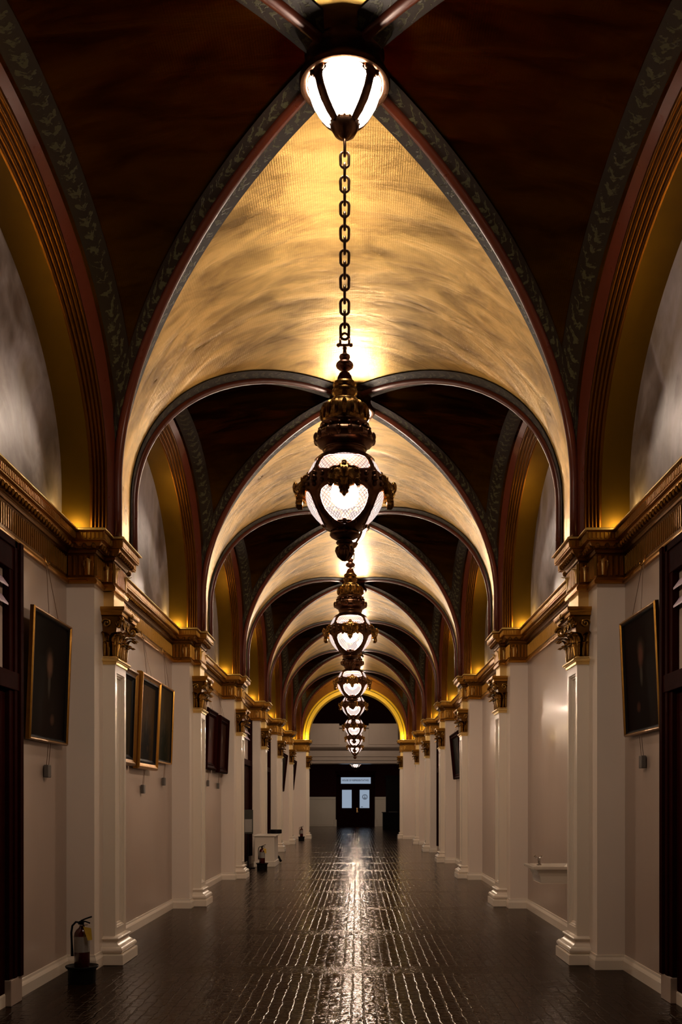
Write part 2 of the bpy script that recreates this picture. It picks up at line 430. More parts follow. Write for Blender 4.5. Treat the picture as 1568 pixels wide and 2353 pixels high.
def mk_mural(seed):
    m, nt, out = new_mat('painted_mural_canvas_%d' % seed)
    tc = nt.nodes.new('ShaderNodeTexCoord'); mp = nt.nodes.new('ShaderNodeMapping'); L(nt, tc.outputs['Object'], mp.inputs[0])
    mp.inputs['Location'].default_value = (seed * 3.7, seed * 5.1, seed * 1.3); mp.inputs['Scale'].default_value = (.6, .9, .8)
    f = noise(nt, mp.outputs[0], 1.1, 5, .55, .9)
    f2 = noise(nt, mp.outputs[0], 4, 6, .6, .4)
    c = ramp(nt, f, [(.30, (.03, .018, .012)), (.44, (.16, .11, .085)), (.55, (.42, .36, .36)), (.66, (.30, .23, .16)), (.8, (.10, .06, .03))])
    c = mixc(nt, .35, c, ramp(nt, f2, [(.35, (.08, .06, .06)), (.7, (.5, .44, .45))]))
    bsdf(nt, out, c, .3, .1, .6, bump(nt, f2, .12, .02), .3, .25)
    return m
murals = [mk_mural(k + 1) for k in range(4)]
for bi, (yc, half) in enumerate(BAYS):
    b = half - HP; bo = half - .37 * K; bi_ = half - .45 * K
    lab = ORD[bi - 1] if bi > 0 else None
    sm = MB(); rm = MB(); bandm = MB(); am = MB()
    for sgn in (-1, 1):
        rows = []
        for i in range(29):
            u = sin(pi / 2 * i / 28) if i else 1e-4
            rows.append([side_pt(yc, b, u, -cos(pi * j / 36), sgn) for j in range(37)])
        sm.grid(rows, 0, flip=(sgn < 0))
        E = cell_edge(b); O = arch(bo, ZS - .02, 6.27, ZC); I = arch(bi_, 4.47, 6.09, ZC)
        # brown ring between cell and wall arch
        rows = [[(sgn * (A + .06 * k / 2), yc + E[i][0] * (1 - k/2) + O[i][0] * k/2, E[i][1] * (1 - k/2) + O[i][1] * k/2) for i in range(len(E))] for k in range(3)]
        am.grid(rows, 1)
        KK = 30; rows = []
        for k in range(KK + 1):
            t = k / KK; bmp = .014 * abs(sin(5 * pi * t))
            rows.append([(sgn * (A + .06 + .14 * t - bmp), yc + (O[i][0] * (1-t) + I[i][0] * t) * (1 - bmp * .5), O[i][1] * (1-t) + I[i][1] * t - bmp * .6) for i in range(len(O))])
        am.grid(rows, 0)
        rows = [[(sgn * (A + .20 + .28 * k / 2), yc + I[i][0], I[i][1]) for i in range(len(I))] for k in range(3)]
        am.grid(rows, 2)
        # fillet strip framing the lunette
        # leaf band painted along the wall arch, on the web
        acc = [0]
        rows = [[], []]
        for j in range(49):
            q = -cos(pi * j / 48)
            for k, uu in ((0, .985), (1, .90)):
                p = side_pt(yc, b, uu, q, sgn); rows[k].append((p[0], p[1], p[2] - .012))
        for j in range(1, 49): acc.append(acc[-1] + (Vector(rows[0][j]) - Vector(rows[0][j-1])).length)
        bandm.grid(rows, 0, uvs=lambda i, j, acc=acc: (acc[j], i))
        # groin ribs
        for e in (-1, 1):
            pts = []
            for i in range(41):
                u = .06 + .94 * (i / 40)
                u = min(1, sin(pi/2 * (i / 40)) * .95 + .05)
                pts.append((sgn * A * u, yc + e * b * u, gz(u)))
            pts += [(sgn * A, yc + e * b, ZS - .25), (sgn * A, yc + e * b, ZC)]
            rm.tube([(p[0] * .997, p[1], p[2] - .002) for p in pts], .045, 10)
            acc2 = [0]
            for i in range(1, len(pts)): acc2.append(acc2[-1] + (Vector(pts[i]) - Vector(pts[i-1])).length)
            # band on the long cell
            rows = [[], [], []]
            for i, p in enumerate(pts):
                u = abs(p[0]) / A
                w = .24 * (1 - .62 * u ** 5)
                for k in range(3):
                    wy = .03 + w * k / 2
                    uu = abs(p[0]) / A
                    rows[k].append((p[0] - sgn * .010 * uu, p[1] + e * wy, p[2] - .014 * (1 - uu * .8)))
            bandm.grid(rows, 0, uvs=lambda i, j, a=acc2: (a[j], i / 2))
            # band on the side cell
            rows = [[], [], []]
            for i, p in enumerate(pts):
                if p[2] < ZS - 1e-3: continue
                u = abs(p[0]) / A
                w = .22 * (1 - .55 * u ** 5)
                for k in range(3):
                    q = max(0, 1 - (.03 + w * k / 2) / max(1e-3, b * u))
                    pp = side_pt(yc, b, u, e * q, sgn)
                    rows[k].append((pp[0], pp[1] - e * .006 * u, pp[2] - .014))
            bandm.grid(rows, 0, uvs=lambda i, j, a=acc2: (a[j], i / 2))
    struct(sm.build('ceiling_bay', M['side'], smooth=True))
    struct(rm.build('trim_%d' % trim_n, M['red'], smooth=True)); trim_n += 1
    struct(bandm.build('trim_%d' % trim_n, M['leaf'], smooth=True)); trim_n += 1
    struct(am.build('trim_%d' % trim_n, [M['archgold'], M['red'], M['reveal']], smooth='auto')); trim_n += 1
    for sgn, side in ((-1, 'left'), (1, 'right')):
        mb = MB()
        I = arch(bi_ + .02, 4.47, 6.11, ZC - .02)
        n = len(I); mid = (n - 1) // 2
        rows = [[(0, 0, p[1]) for p in I], [(0, p[0], p[1]) for p in I]]
        # canvas as rows between mirrored points
        rows = [[(0, I[i][0] * (1 - 2 * k / 8), I[i][1]) for k in range(9)] for i in range(mid + 1)]
        mb.grid(rows, 0)
        o = mb.build('lunette_mural', murals[(bi * 2 + (sgn > 0)) % 4]); o.location = (sgn * 2.655, yc, 0)
        so = o.modifiers.new('thick', 'SOLIDIFY'); so.thickness = .03; so.offset = 0
        if bi == 0: tag(o, 'arched wall mural behind the nearest %s pier, out of the picture' % side, 'mural', 'lunette murals under the vault')
        else: tag(o, 'dim arched lunette mural in the %s bay of the %s wall, above the gilded cornice' % (ORD[bi-1], side), 'mural', 'lunette murals under the vault')

# ---- closing arch at the far end of the vault
mb = MB()
n = 48
O = arch(2.13, 4.16, 6.29, ZC, n); I = arch(1.89, 4.16, 6.05, ZC, n); D = arch(2.02, 4.16, 6.18, ZC, n)
V = [(-A, ZC + (ZS - ZC) * k / 3) for k in range(3)] + [(-A * cos(pi * k / n), ZS + RISE * sin(pi * k / n)) for k in range(n + 1)] + [(A, ZS - (ZS - ZC) * (k + 1) / 3) for k in range(3)]
yf = YEND - .34
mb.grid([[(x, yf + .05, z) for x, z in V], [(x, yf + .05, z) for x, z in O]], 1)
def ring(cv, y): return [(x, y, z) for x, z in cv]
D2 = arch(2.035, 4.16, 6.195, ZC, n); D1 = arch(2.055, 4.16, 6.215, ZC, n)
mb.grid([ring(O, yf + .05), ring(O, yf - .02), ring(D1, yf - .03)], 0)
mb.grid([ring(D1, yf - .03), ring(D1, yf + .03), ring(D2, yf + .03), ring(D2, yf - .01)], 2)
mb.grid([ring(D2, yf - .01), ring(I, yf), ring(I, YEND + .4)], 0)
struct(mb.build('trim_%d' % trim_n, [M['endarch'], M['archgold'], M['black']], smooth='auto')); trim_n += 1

# ------------------------------------------------------------------ pilasters
def loft(mb, prof, hy, ox, mi=0, cap=True):
    """three sided stepped block standing on a pier face: prof of (d, z)"""
    rows = [[(-.01, -(hy + d), z), (ox + d, -(hy + d), z), (ox + d, hy + d, z), (-.01, hy + d, z)] for d, z in prof]
    o = len(mb.v); mb.grid(rows, mi, flip=True)
    mb.f.append((o, o + 1, o + 2, o + 3)); mb.m.append(mi)
    e = o + 4 * (len(rows) - 1); mb.f.append((e + 3, e + 2, e + 1, e)); mb.m.append(mi)
def acanthus(mb, W, H, curl, mat, mi=0, n=8, k=12):
    st = len(mb.v); rows = []
    for i in range(k + 1):
        v = i / k
        w = W * (.62 + .38 * sin(pi * v * .8)) * (1 - .75 * max(0, v - .72) / .28) * (1 + .13 * abs(sin(4.5 * pi * v)))
        a = max(0, v - .55) / .45
        out_ = .008 + .018 * v + curl * (1 - cos(a * pi * .62)) * .75
        z = H * v - curl * .9 * a ** 3
        r = []
        for j in range(n + 1):
            s_ = -1 + 2 * j / n
            r.append((out_ + .012 * cos(s_ * pi * 1.5) - .012 * s_ * s_, w * s_, z - .35 * abs(s_) * H * .08))
        rows.append(r)
    mb.grid(rows, mi)
    rows2 = [[(p[0] - .008, p[1], p[2]) for p in r] for r in rows]
    mb.grid(rows2, mi, flip=True)
    mb.xform(mat, st)
def spiral(mb, c, dirv, R, turns, r, mi=0, n=26, flip=1):
    pts = []; rr = []
    d = Vector(dirv).normalized()
    for i in range(n):
        t = i / (n - 1); a = -pi / 2 + flip * 0 + t * turns * 2 * pi; rad = R * (1 - .82 * t)
        pts.append(Vector(c) + d * (-cos(a + pi/2) * -1 * rad * -1 if False else sin(a) * 0 + rad * cos(a + pi / 2)) + Vector((0, 0, rad * sin(a + pi / 2))))
        rr.append(r * (1 - .35 * t))
    mb.tube(pts, rr, 6, mi)
def make_pilaster():
    root = thing('pilaster', '', 'pilaster')
    HY, OX = .18 * K, .116
    # base
    mb = MB(); prof = [(.098, 0), (.098, .098), (.094, .102), (.078, .104)]
    loft(mb, prof, HY, OX)
    mb.build('plinth', M['trimwhite'], root, bev=.006)
    mb = MB(); prof = [(.07, .102)] + [(.07 + .022 * sin(pi * k / 8), .104 + .066 * k / 8) for k in range(9)] + [(.055, .173), (.052, .18), (.035, .19), (.024, .205), (.022, .222), (.03, .228)] + \
        [(.03 + .012 * sin(pi * k / 6), .23 + .026 * k / 6) for k in range(7)] + [(.012, .262), (0, .268)]
    loft(mb, prof, HY, OX); mb.build('base_moulding', M['trimwhite'], root, smooth='auto')
    # shaft with recessed front panel
    mb = MB(); z0, z1 = .262, 2.885
    mb.grid([[(-.01, -HY, z), (OX, -HY, z)] for z in (z0, z1)]); mb.grid([[(OX, HY, z), (-.01, HY, z)] for z in (z0, z1)])
    loops = []
    for ins, dx in ((0, 0), (.058, 0), (.062, -.012), (.072, -.014), (.080, -.026), (.092, -.028), (.098, -.040)):
        a = HY - ins * 1.1; zl, zh = z0 + ins * (1 if ins else 0) + (.02 if ins else 0), z1 - ins - (.02 if ins else 0)
        loops.append([(OX + dx, -a, zl), (OX + dx, a, zl), (OX + dx, a, zh), (OX + dx, -a, zh)])
    o = len(mb.v); mb.grid(loops, 0, True, flip=False); e = len(mb.v) - 4
    mb.f.append((e, e + 1, e + 2, e + 3)); mb.m.append(0)
    mb.build('shaft', M['trimwhite'], root)
    # necking
    mb = MB(); loft(mb, [(0, 2.88), (.012, 2.885), (.014, 2.905), (.03, 2.91)] + [(.03 + .012 * sin(pi * k / 6), 2.912 + .03 * k / 6) for k in range(7)] + [(.012, 2.948), (.006, 2.96)], HY, OX)
    mb.build('necking', M['goldtop'], root, smooth='auto')
    # capital
    mb = MB(); loft(mb, [(-.006, 2.955), (-.004, 3.05), (.004, 3.15), (.022, 3.25), (.05, 3.31), (.062, 3.335)], HY, OX)
    cap = mb.build('capital', M['golddark'], root, smooth='auto', label='gilded carved leaf capital')
    mb = MB(); loft(mb, [(.05, 3.335), (.085, 3.345), (.09, 3.37), (.10, 3.376), (.112, 3.39), (.116, 3.41), (.112, 3.42)], HY, OX)
    mb.build('abacus', M['gold'], cap, smooth='auto')
    R = Matrix.Rotation
    def leaf(W, H, curl, mat):
        mb = MB(); acanthus(mb, W, H, curl, mat)
        mb.build('leaf', M['capgold'], cap, smooth=True)
    T = Matrix.Translation
    for y in (-.155, 0, .155): leaf(.078, .19, .075, T((OX, y, 2.96)))
    for y in (-.205, -.075, .075, .205): leaf(.070, .29, .095, T((OX + .0, y, 2.965)) @ R(radians(y * 100), 4, 'Z'))
    for sg in (-1, 1):
        leaf(.052, .19, .07, T((OX * .5, sg * HY, 2.96)) @ R(sg * pi / 2, 4, 'Z'))
        leaf(.045, .29, .09, T((OX * .15, sg * HY, 2.965)) @ R(sg * pi / 2, 4, 'Z'))
        leaf(.055, .30, .11, T((OX - .01, sg * (HY - .01), 2.965)) @ R(sg * pi / 4, 4, 'Z'))
        mb = MB(); spiral(mb, (OX + .052, sg * (HY + .052), 3.275), (1, sg, 0), .062, 1.6, .019); mb.build('volute', M['capgold'], cap, smooth=True)
        mb = MB(); spiral(mb, (OX + .05, sg * .065, 3.275), (0, -sg, 0), .052, 1.5, .013); mb.build('volute', M['capgold'], cap, smooth=True)
        mb = MB(); spiral(mb, (OX * .4, sg * (HY + .05), 3.27), (-1, 0, 0), .045, 1.5, .013); mb.build('volute', M['capgold'], cap, smooth=True)
    mb = MB(); mb.ball((OX + .105, 0, 3.375), .03, 10, 6, 0, (.8, 1, 1))
    for k in range(6): mb.ball((OX + .10, .035 * cos(k * pi/3), 3.375 + .035 * sin(k * pi/3)), .018, 8, 5)
    mb.build('rosette', M['capgold'], cap, smooth=True)
    mb = MB(); mb.box(-.01, .10, -.205, .205, 3.415, 3.60); mb.build('impost_block', M['goldtop'], root, label='plain gold block above the capital')
    # carved leaf at the corners of the frieze
    return root
pil = make_pilaster(); freeze(pil)
first = True
for sgn, side in ((-1, 'left'), (1, 'right')):
    for j in range(1, len(PIER)):
        loc = (sgn * (2.34 - pdx(j)), PIER[j], 0); rz = 0 if sgn < 0 else pi
        if j == 1: label = 'white panelled pilaster with gilded capital, beside the camera on the %s wall' % side
        elif j == 8: label = 'white panelled pilaster with gilded capital carrying the %s foot of the bright yellow end arch' % side
        elif j == 2: label = 'largest white panelled pilaster with gilded capital on the %s wall, nearest in view' % side
        else: label = 'white panelled pilaster with gilded capital, %s from the front along the %s wall' % (ORD[j-2], side)
        if first:
            pil.location = loc; pil.rotation_euler = (0, 0, rz); pil['label'] = label; pil['group'] = 'pilasters along the corridor'; first = False
        else: dup(pil, loc, rz, label, 'pilasters along the corridor')

# carved acanthus on frieze corners of each pier
mb = MB()
for sgn in (-1, 1):
    for j in range(2, len(PIER)):
        k = pdx(j); p = PIER[j]
        for (x, y, ang) in ((2.335 - k, p - .445 * K, -pi/2), (2.237 - k, p - .20 * K, -pi/2), (2.237 - k, p - .19, 0), (2.237 - k, p + .19, 0)):
            rot = Matrix.Rotation(ang if sgn < 0 else pi - ang, 4, 'Z')
            off = Vector((sgn * x, y, 3.67))
            if ang: off.x += -sgn * -.055
            acanthus(mb, .045, .18, .045, Matrix.Translation(off) @ rot)
struct(mb.build('trim_%d' % trim_n, M['goldtop'], smooth=True)); trim_n += 1

# ------------------------------------------------------------------ ceiling lights
def shell(mb, prof, opening, n=10, th=.012, mi=0, grow=.006):
    """metal cage of four ribs over a lathe profile; opening(z)-> half angle (deg) left open about each panel centre"""
    for q in range(4):
        rows = []; rows2 = []
        for z, r in prof:
            o = opening(z); a0, a1 = o, 90 - o
            rr = r + grow; row = []; row2 = []
            for j in range(n + 1):
                t = j / n; a = radians(a0 + (a1 - a0) * t + 90 * q - 90)
                e = th * (sin(pi * t) ** .5 if 0 < t < 1 else 0)
                row.append(((rr + e) * cos(a), (rr + e) * sin(a), z)); row2.append(((rr - .004) * cos(a), (rr - .004) * sin(a), z))
            rows.append(row); rows2.append(row2)
        mb.grid(rows, mi, flip=True); mb.grid(rows2, mi)
def interp(tab, x):
    tab = sorted(tab)
    if x <= tab[0][0]: return tab[0][1]
    for (a, b), (c, d) in zip(tab[:-1], tab[1:]):
        if x <= c: return b + (d - b) * (x - a) / (c - a)
    return tab[-1][1]
def densify(prof, n=4):
    out_ = []
    for (a, b), (c, d) in zip(prof[:-1], prof[1:]):
        for k in range(n): out_.append((a + (c - a) * k / n, b + (d - b) * k / n))
    out_.append(prof[-1]); return out_
ZCL = 6.61
def make_ceiling_light():
    root = thing('ceiling_light', '', 'ceiling light')   # origin at apex of vault
    mb = MB(); mb.lathe([(-.19, .252), (-.212, .262), (-.218, .285), (-.212, .300), (-.195, .307), (-.175, .308), (-.16, .300), (-.14, .285), (-.10, .262), (-.05, .250), (-.02, .262), (.0, .275), (.05, .275)], 48)
    mb.build('housing', M['bronze'], root, smooth='auto')
    g = [(-.14, .242), (-.20, .248), (-.25, .240), (-.31, .220), (-.37, .186), (-.42, .143), (-.46, .098), (-.49, .06)]
    mb = MB(); mb.lathe(g, 36, uv=True); mb.build('globe', M['globe'], root, smooth=True)
    tab = [(-.49, 26), (-.46, 30), (-.40, 34), (-.31, 36.5), (-.26, 37), (-.24, 35), (-.228, 27), (-.218, 30), (-.208, 27), (-.198, 12), (-.19, 0), (-.14, 0)]
    dg = densify(g, 6); mb = MB(); shell(mb, dg, lambda z: interp(tab, z), 8, .010)
    mb.build('cage', M['bronze'], root, smooth=True)
    for k in range(4):
        for s_ in (-1, 1):
            a = radians(90 * k + s_ * 34 - 90); mb = MB()
            mb.ball((.258 * cos(a), .258 * sin(a), -.222), .017, 8, 6); mb.build('cage_scroll', M['bronze'], root, smooth=True)
    mb = MB(); mb.lathe([(-.44, .075), (-.445, .098), (-.47, .10), (-.49, .092), (-.53, .07), (-.545, .045), (-.56, .03), (-.57, .0)], 24)
    for k in range(16):
        a = 2 * pi * k / 16; mb.ball((.092 * cos(a), .092 * sin(a), -.458), .014, 6, 5)
    mb.build('bottom_cap', M['bronze'], root, smooth='auto')
    return root
cl = make_ceiling_light(); freeze(cl)
# ------------------------------------------------------------------ pendant lanterns
def E(Y): return 4.754 - .000677 * Y
def Rz(r): return r * .000677
def make_pendant():
    root = thing('pendant_lantern', '', 'pendant lantern')  # origin on floor level below; geometry at real height
    # chain links
    zt, zb = ZCL - .565, E(165)
    LN = .108; W = .029; r = .0095; pitch = LN - 2 * r - .006
    # bottom shackle
    n = int((zt - zb - .10) / pitch) + 1; pitch = (zt - zb - .05 - LN) / (n - 1)
    for i in range(n):
        zc = zt - LN / 2 - i * pitch; pts = []
        for k in range(16):
            a = 2 * pi * k / 16
            x = W * cos(a); z = W * sin(a) + (LN / 2 - W) * (1 if sin(a) >= 0 else -1)
            pts.append((x, 0, z + zc) if i % 2 else (0, x, z + zc))
        mb = MB(); mb.tube(pts, r, 8, 0, True)
        mb.build('chain_link', M['chain'], root, smooth=True)
    mb = MB()
    mb.tube([(.030 * cos(a), 0, zb + .052 + .04 * sin(a)) for a in [pi * k / 10 for k in range(11)]], .008, 8)
    mb.tube([(.030, 0, zb + .055), (.030, 0, zb + .01)], .008, 8); mb.tube([(-.030, 0, zb + .055), (-.030, 0, zb + .01)], .008, 8)
    mb.tube([(-.045, 0, zb + .012), (.045, 0, zb + .012)], .009, 8); mb.ball((.042, 0, zb + .012), .014); mb.ball((-.042, 0, zb + .012), .014)
    mb.build('shackle', M['copper'], root, smooth=True)
    P = lambda t: [(E(y), Rz(r)) for y, r in t]
    mb = MB(); mb.lathe(P([(165, 8), (168, 20), (180, 22), (195, 18), (230, 20), (240, 32), (250, 50), (268, 56), (286, 50), (296, 36), (306, 38), (316, 66), (335, 84), (352, 89), (370, 84), (388, 62), (396, 38), (404, 22), (418, 24), (424, 46), (434, 55), (444, 54), (452, 58), (512, 76)]), 28)
    for k in range(12):
        a = 2 * pi * k / 12; mb.tube([(Rz(56) * cos(a), Rz(56) * sin(a), E(450)), (Rz(68) * cos(a), Rz(68) * sin(a), E(490)), (Rz(76) * cos(a), Rz(76) * sin(a), E(512))], Rz(9), 5)
    mb.build('stem', M['copper'], root, smooth='auto')
    mb = MB(); mb.lathe(P([(510, 76), (516, 96), (530, 112), (548, 120), (560, 116), (572, 106), (584, 112), (600, 124), (622, 130), (645, 124), (664, 106), (680, 100), (692, 124), (704, 140), (716, 150), (728, 150), (736, 156), (745, 178), (764, 200), (800, 214), (850, 222), (880, 226), (905, 222), (925, 205), (940, 200)]), 40)
    # gadroons on the crown
    for k in range(16):
        a = 2 * pi * k / 16 - pi / 2
        pts = [(Rz(r) * cos(a), Rz(r) * sin(a), E(y)) for y, r in ((750, 186), (775, 208), (805, 220), (845, 226), (880, 228), (905, 222))]
        mb.tube(pts, [Rz(12), Rz(22), Rz(27), Rz(27), Rz(20), Rz(12)], 6, 1)
    mb.build('crown', [M['bronzegold'], M['bronzegold']], root, smooth='auto')
    mb = MB(); mb.lathe(P([(925, 205), (935, 222), (950, 246), (968, 250), (985, 244), (998, 226), (1010, 228), (1022, 250), (1040, 276), (1060, 292), (1085, 300), (1120, 296), (1140, 280), (1160, 254), (1172, 230), (1182, 216), (1192, 222), (1202, 222), (1212, 212), (1235, 208), (1262, 212), (1276, 226), (1300, 230), (1318, 222)]), 48)
    for k in range(16):
        a = 2 * pi * (k + .5) / 16
        mb.ball((Rz(286) * cos(a), Rz(286) * sin(a), E(1088)), Rz(40), 8, 6, 0, (.8, .8, 1.25))
        mb.ball((Rz(246) * cos(a), Rz(246) * sin(a), E(1002)), Rz(24), 8, 5, 0, (1, 1, .8))
    mb.build('collar', M['bronze'], root, smooth='auto')
    gl = P([(1262, 205), (1300, 268), (1360, 325), (1440, 366), (1520, 386), (1600, 392), (1680, 390), (1750, 374), (1820, 338), (1880, 290), (1940, 226), (1985, 168), (2005, 120)])
    mb = MB(); mb.lathe(gl, 40, uv=True); gb = mb.build('globe', M['glass'], root, smooth=True, label='lit globe of lattice-cut glass')
    mb = MB(); mb.ball((0, 0, E(1640)), .095, 16, 10); mb.build('bulb', M['bulb'], gb, smooth=True)
    tab = [(1262, 0), (1318, 0), (1326, 28), (1345, 38), (1390, 42), (1450, 42), (1485, 37), (1502, 26), (1510, 0), (1634, 0), (1642, 18), (1656, 27), (1685, 34), (1740, 37.5), (1800, 38), (1860, 37), (1910, 33), (1950, 26), (1972, 15), (1984, 0), (2010, 0)]
    ys = sorted(set([y for y, _ in tab] + list(range(1270, 2000, 22))))
    glt = sorted([(y, r) for y, r in ((1262, 205), (1300, 268), (1360, 325), (1440, 366), (1520, 386), (1600, 392), (1680, 390), (1750, 374), (1820, 338), (1880, 290), (1940, 226), (1985, 168), (2005, 120))])
    dg = [(E(y), Rz(interp(glt, y))) for y in ys]
    mb = MB(); shell(mb, dg, lambda z: interp(tab, (4.754 - z) / .000677), 10, .013)
    mb.build('cage', M['bronze'], root, smooth=True)
    # edging beads of the openings
    for q in range(4):
        mb = MB()
        for lo_, hi_ in ((1322, 1508), (1636, 1983)):
            yy = [y for y in ys if lo_ <= y <= hi_]
            side = lambda s_: [((Rz(interp(glt, y)) + .010) * cos(radians(90 * q - 90 + s_ * interp(tab, y))), (Rz(interp(glt, y)) + .010) * sin(radians(90 * q - 90 + s_ * interp(tab, y))), E(y)) for y in yy]
            pts = side(1) + side(-1)[::-1]
            pts = [p for i, p in enumerate(pts) if i == 0 or (Vector(p) - Vector(pts[i-1])).length > 1e-4]
            mb.tube(pts, .0065, 6, 0, True)
        mb.build('panel_rim', M['copper'], root, smooth=True)
    # cartouches
    for q in range(4):
        mb = MB()
        half = [(0, 1292), (22, 1300), (38, 1318), (50, 1322), (52, 1342), (78, 1352), (100, 1346), (128, 1352), (146, 1368), (140, 1392), (160, 1420), (163, 1470), (150, 1500), (158, 1530), (150, 1562), (118, 1572), (100, 1556), (72, 1560), (48, 1575), (56, 1592), (38, 1608), (46, 1628), (24, 1640), (10, 1664), (0, 1670)]
        outl = half + [(-x, y) for x, y in half[-2:0:-1]]
        def R0(y): return Rz(interp(glt, y)) + .01
        st = len(mb.v)
        c = (0, 1455); n_ = len(outl)
        rows = []
        for k, (f, ex) in enumerate(((1, 0), (1, .030), (.88, .044), (.7, .036), (.5, .044), (.28, .060), (.02, .066))):
            rows.append([(Rz(c[0] + (x - c[0]) * f), -(R0(c[1] + (y - c[1]) * f) + ex - (Rz(x) * f) ** 2 * 1.9), E(c[1] + (y - c[1]) * f)) for x, y in outl])
        mb.grid(rows, 0, True)
        for s_ in (-1, 1):
            for (x, y, rad) in ((120, 1400, 26), (128, 1520, 28), (60, 1530, 20)):
                pts = []
                for k in range(18):
                    t = k / 17; a = t * 3 * pi; rr = rad * (1 - .8 * t)
                    pts.append((Rz(s_ * (x + rr * cos(a))), -(R0(y) + .045 - Rz(x) ** 2 * 1.9), E(y + rr * sin(a))))
                mb.tube(pts, .005, 5)
        mb.ball((0, -(R0(1455) + .06), E(1450)), Rz(46), 10, 8, 0, (1, .7, 1.3))
        for yy in (1310, 1340): mb.ball((0, -(R0(yy) + .035), E(yy)), Rz(22), 8, 6, 0, (1.3, 1, 1))
        mb.ball((0, -(R0(1610) + .035), E(1610)), Rz(24), 8, 6, 0, (1, .8, 1.8))
        mb.xform(Matrix.Rotation(q * pi / 2, 4, 'Z') @ Matrix.Translation((0, -.012, -.085)))
        mb.build('cartouche', M['bronzegold'], root, smooth='auto')
        if q % 2 == 0: continue
        mb = MB()
        mb.tube([(0, -Rz(430), E(1600)), (0, -Rz(448), E(1660)), (0, -Rz(440), E(1700))], .006, 6)
        mb.ball((0, -Rz(438), E(1735)), Rz(24), 8, 6, 0, (1, 1, 1.6)); mb.ball((0, -Rz(436), E(1775)), Rz(12), 6, 5)
        mb.xform(Matrix.Rotation(q * pi / 2, 4, 'Z')); mb.build('drop', M['bronze'], root, smooth=True)
    # band bosses
    for k in range(4):
        mb = MB()
        a = radians(45 + 90 * k)
        for dy, rr in ((1520, 26), (1572, 36), (1626, 26)): mb.ball((Rz(interp(glt, dy) + 32) * cos(a), Rz(interp(glt, dy) + 32) * sin(a), E(dy)), Rz(rr), 8, 6)
        for s_ in (-1, 1):
            aa = a + s_ * radians(14)
            for dy in (1542, 1604): mb.ball((Rz(interp(glt, dy) + 26) * cos(aa), Rz(interp(glt, dy) + 26) * sin(aa), E(dy)), Rz(24), 8, 6)
        mb.build('band_ornament', M['bronze'], root, smooth=True)
    mb = MB(); mb.lathe(P([(1935, 205), (1950, 214), (1962, 200), (1975, 170), (1990, 120), (2000, 112), (2015, 130), (2030, 148), (2048, 150), (2066, 138), (2085, 105), (2098, 62), (2106, 58), (2112, 82), (2124, 88), (2136, 82), (2144, 66), (2160, 66), (2180, 82), (2205, 90), (2235, 84), (2262, 66), (2285, 42), (2300, 20), (2312, 4)]), 32)
    for k in range(12):
        a = 2 * pi * k / 12; mb.ball((Rz(205) * cos(a), Rz(205) * sin(a), E(1950)), Rz(26), 8, 5)
        mb.ball((Rz(130) * cos(a), Rz(130) * sin(a), E(2008)), Rz(14), 6, 5)
        mb.tube([(Rz(80) * cos(a), Rz(80) * sin(a), E(2170)), (Rz(90) * cos(a), Rz(90) * sin(a), E(2205)), (Rz(66) * cos(a), Rz(66) * sin(a), E(2262)), (Rz(20) * cos(a), Rz(20) * sin(a), E(2298))], Rz(10), 5)
    mb.build('finial', M['bronze'], root, smooth='auto')
    return root
pd = make_pendant(); freeze(pd)
far = ['large bronze lantern hanging on a long chain, nearest to the camera', 'second bronze lantern hanging below and behind the nearest lantern', 'third bronze lantern down the row, seen below the second',
       'fourth bronze lantern down the row, seen below the third', 'fifth bronze lantern from the front, in the far stack of glowing globes', 'sixth bronze lantern from the front, in the far stack of glowing globes',
       'seventh bronze lantern, last one inside the vault before the end arch']
for k in range(7):
    yc = BAYS[k + 1][0]
    lab_c = ('large flush ceiling light with glowing white globe where the nearest ribs cross' if k == 0 else 'flush globe ceiling light at the rib crossing of the %s vault bay' % ORD[k])
    dz = .10 if k == 3 else 0
    if k == 0:
        cl.location = (.022, yc, ZCL); cl['label'] = lab_c; cl['group'] = 'flush ceiling lights at the rib crossings'
        pd.location = (.022, yc, 0); pd['label'] = far[0]; pd['group'] = 'lanterns hanging down the corridor axis'
    else:
        dup(cl, (.022, yc, ZCL), 0, lab_c, 'flush ceiling lights at the rib crossings')
        dup(pd, (.022, yc, dz), 0, far[k], 'lanterns hanging down the corridor axis')
dup(pd, (.022, 44.3 * K, -.03), 0, 'small distant bronze lantern beyond the cream balcony, above the end doors', 'lanterns hanging down the corridor axis')

# ------------------------------------------------------------------ hall beyond the end arch
YW = 49.2 * K
mb = MB(); mb.box(-9, 9, YW, YW + .2, 0, 10); struct(mb.build('wall_end', M['hallred']))
for sgn, nm in ((-1, 'hall_left'), (1, 'hall_right')):
    mb = MB(); mb.box(sgn * 6, sgn * 6.2, Y1 - .2, YW, 0, 10); struct(mb.build('wall_' + nm, M['hallred']))
mb = MB(); mb.box(-6.2, 6.2, YEND + .54, YW + .2, 8, 8.2); struct(mb.build('ceiling_hall', M['hallred']))
mb = MB(); mb.box(-6.2, -2.0, YEND + .46, YEND + .54, 0, 8.2); mb.box(2.0, 6.2, YEND + .46, YEND + .54, 0, 8.2); mb.box(-2, 2, YEND + .46, YEND + .54, 6.62, 8.2)
struct(mb.build('wall_hall_front', M['wall']))
mb = MB(); mb.box(-4, 4, Y0 - .1, Y0, 0, 7); struct(mb.build('wall_back', M['hallred']))
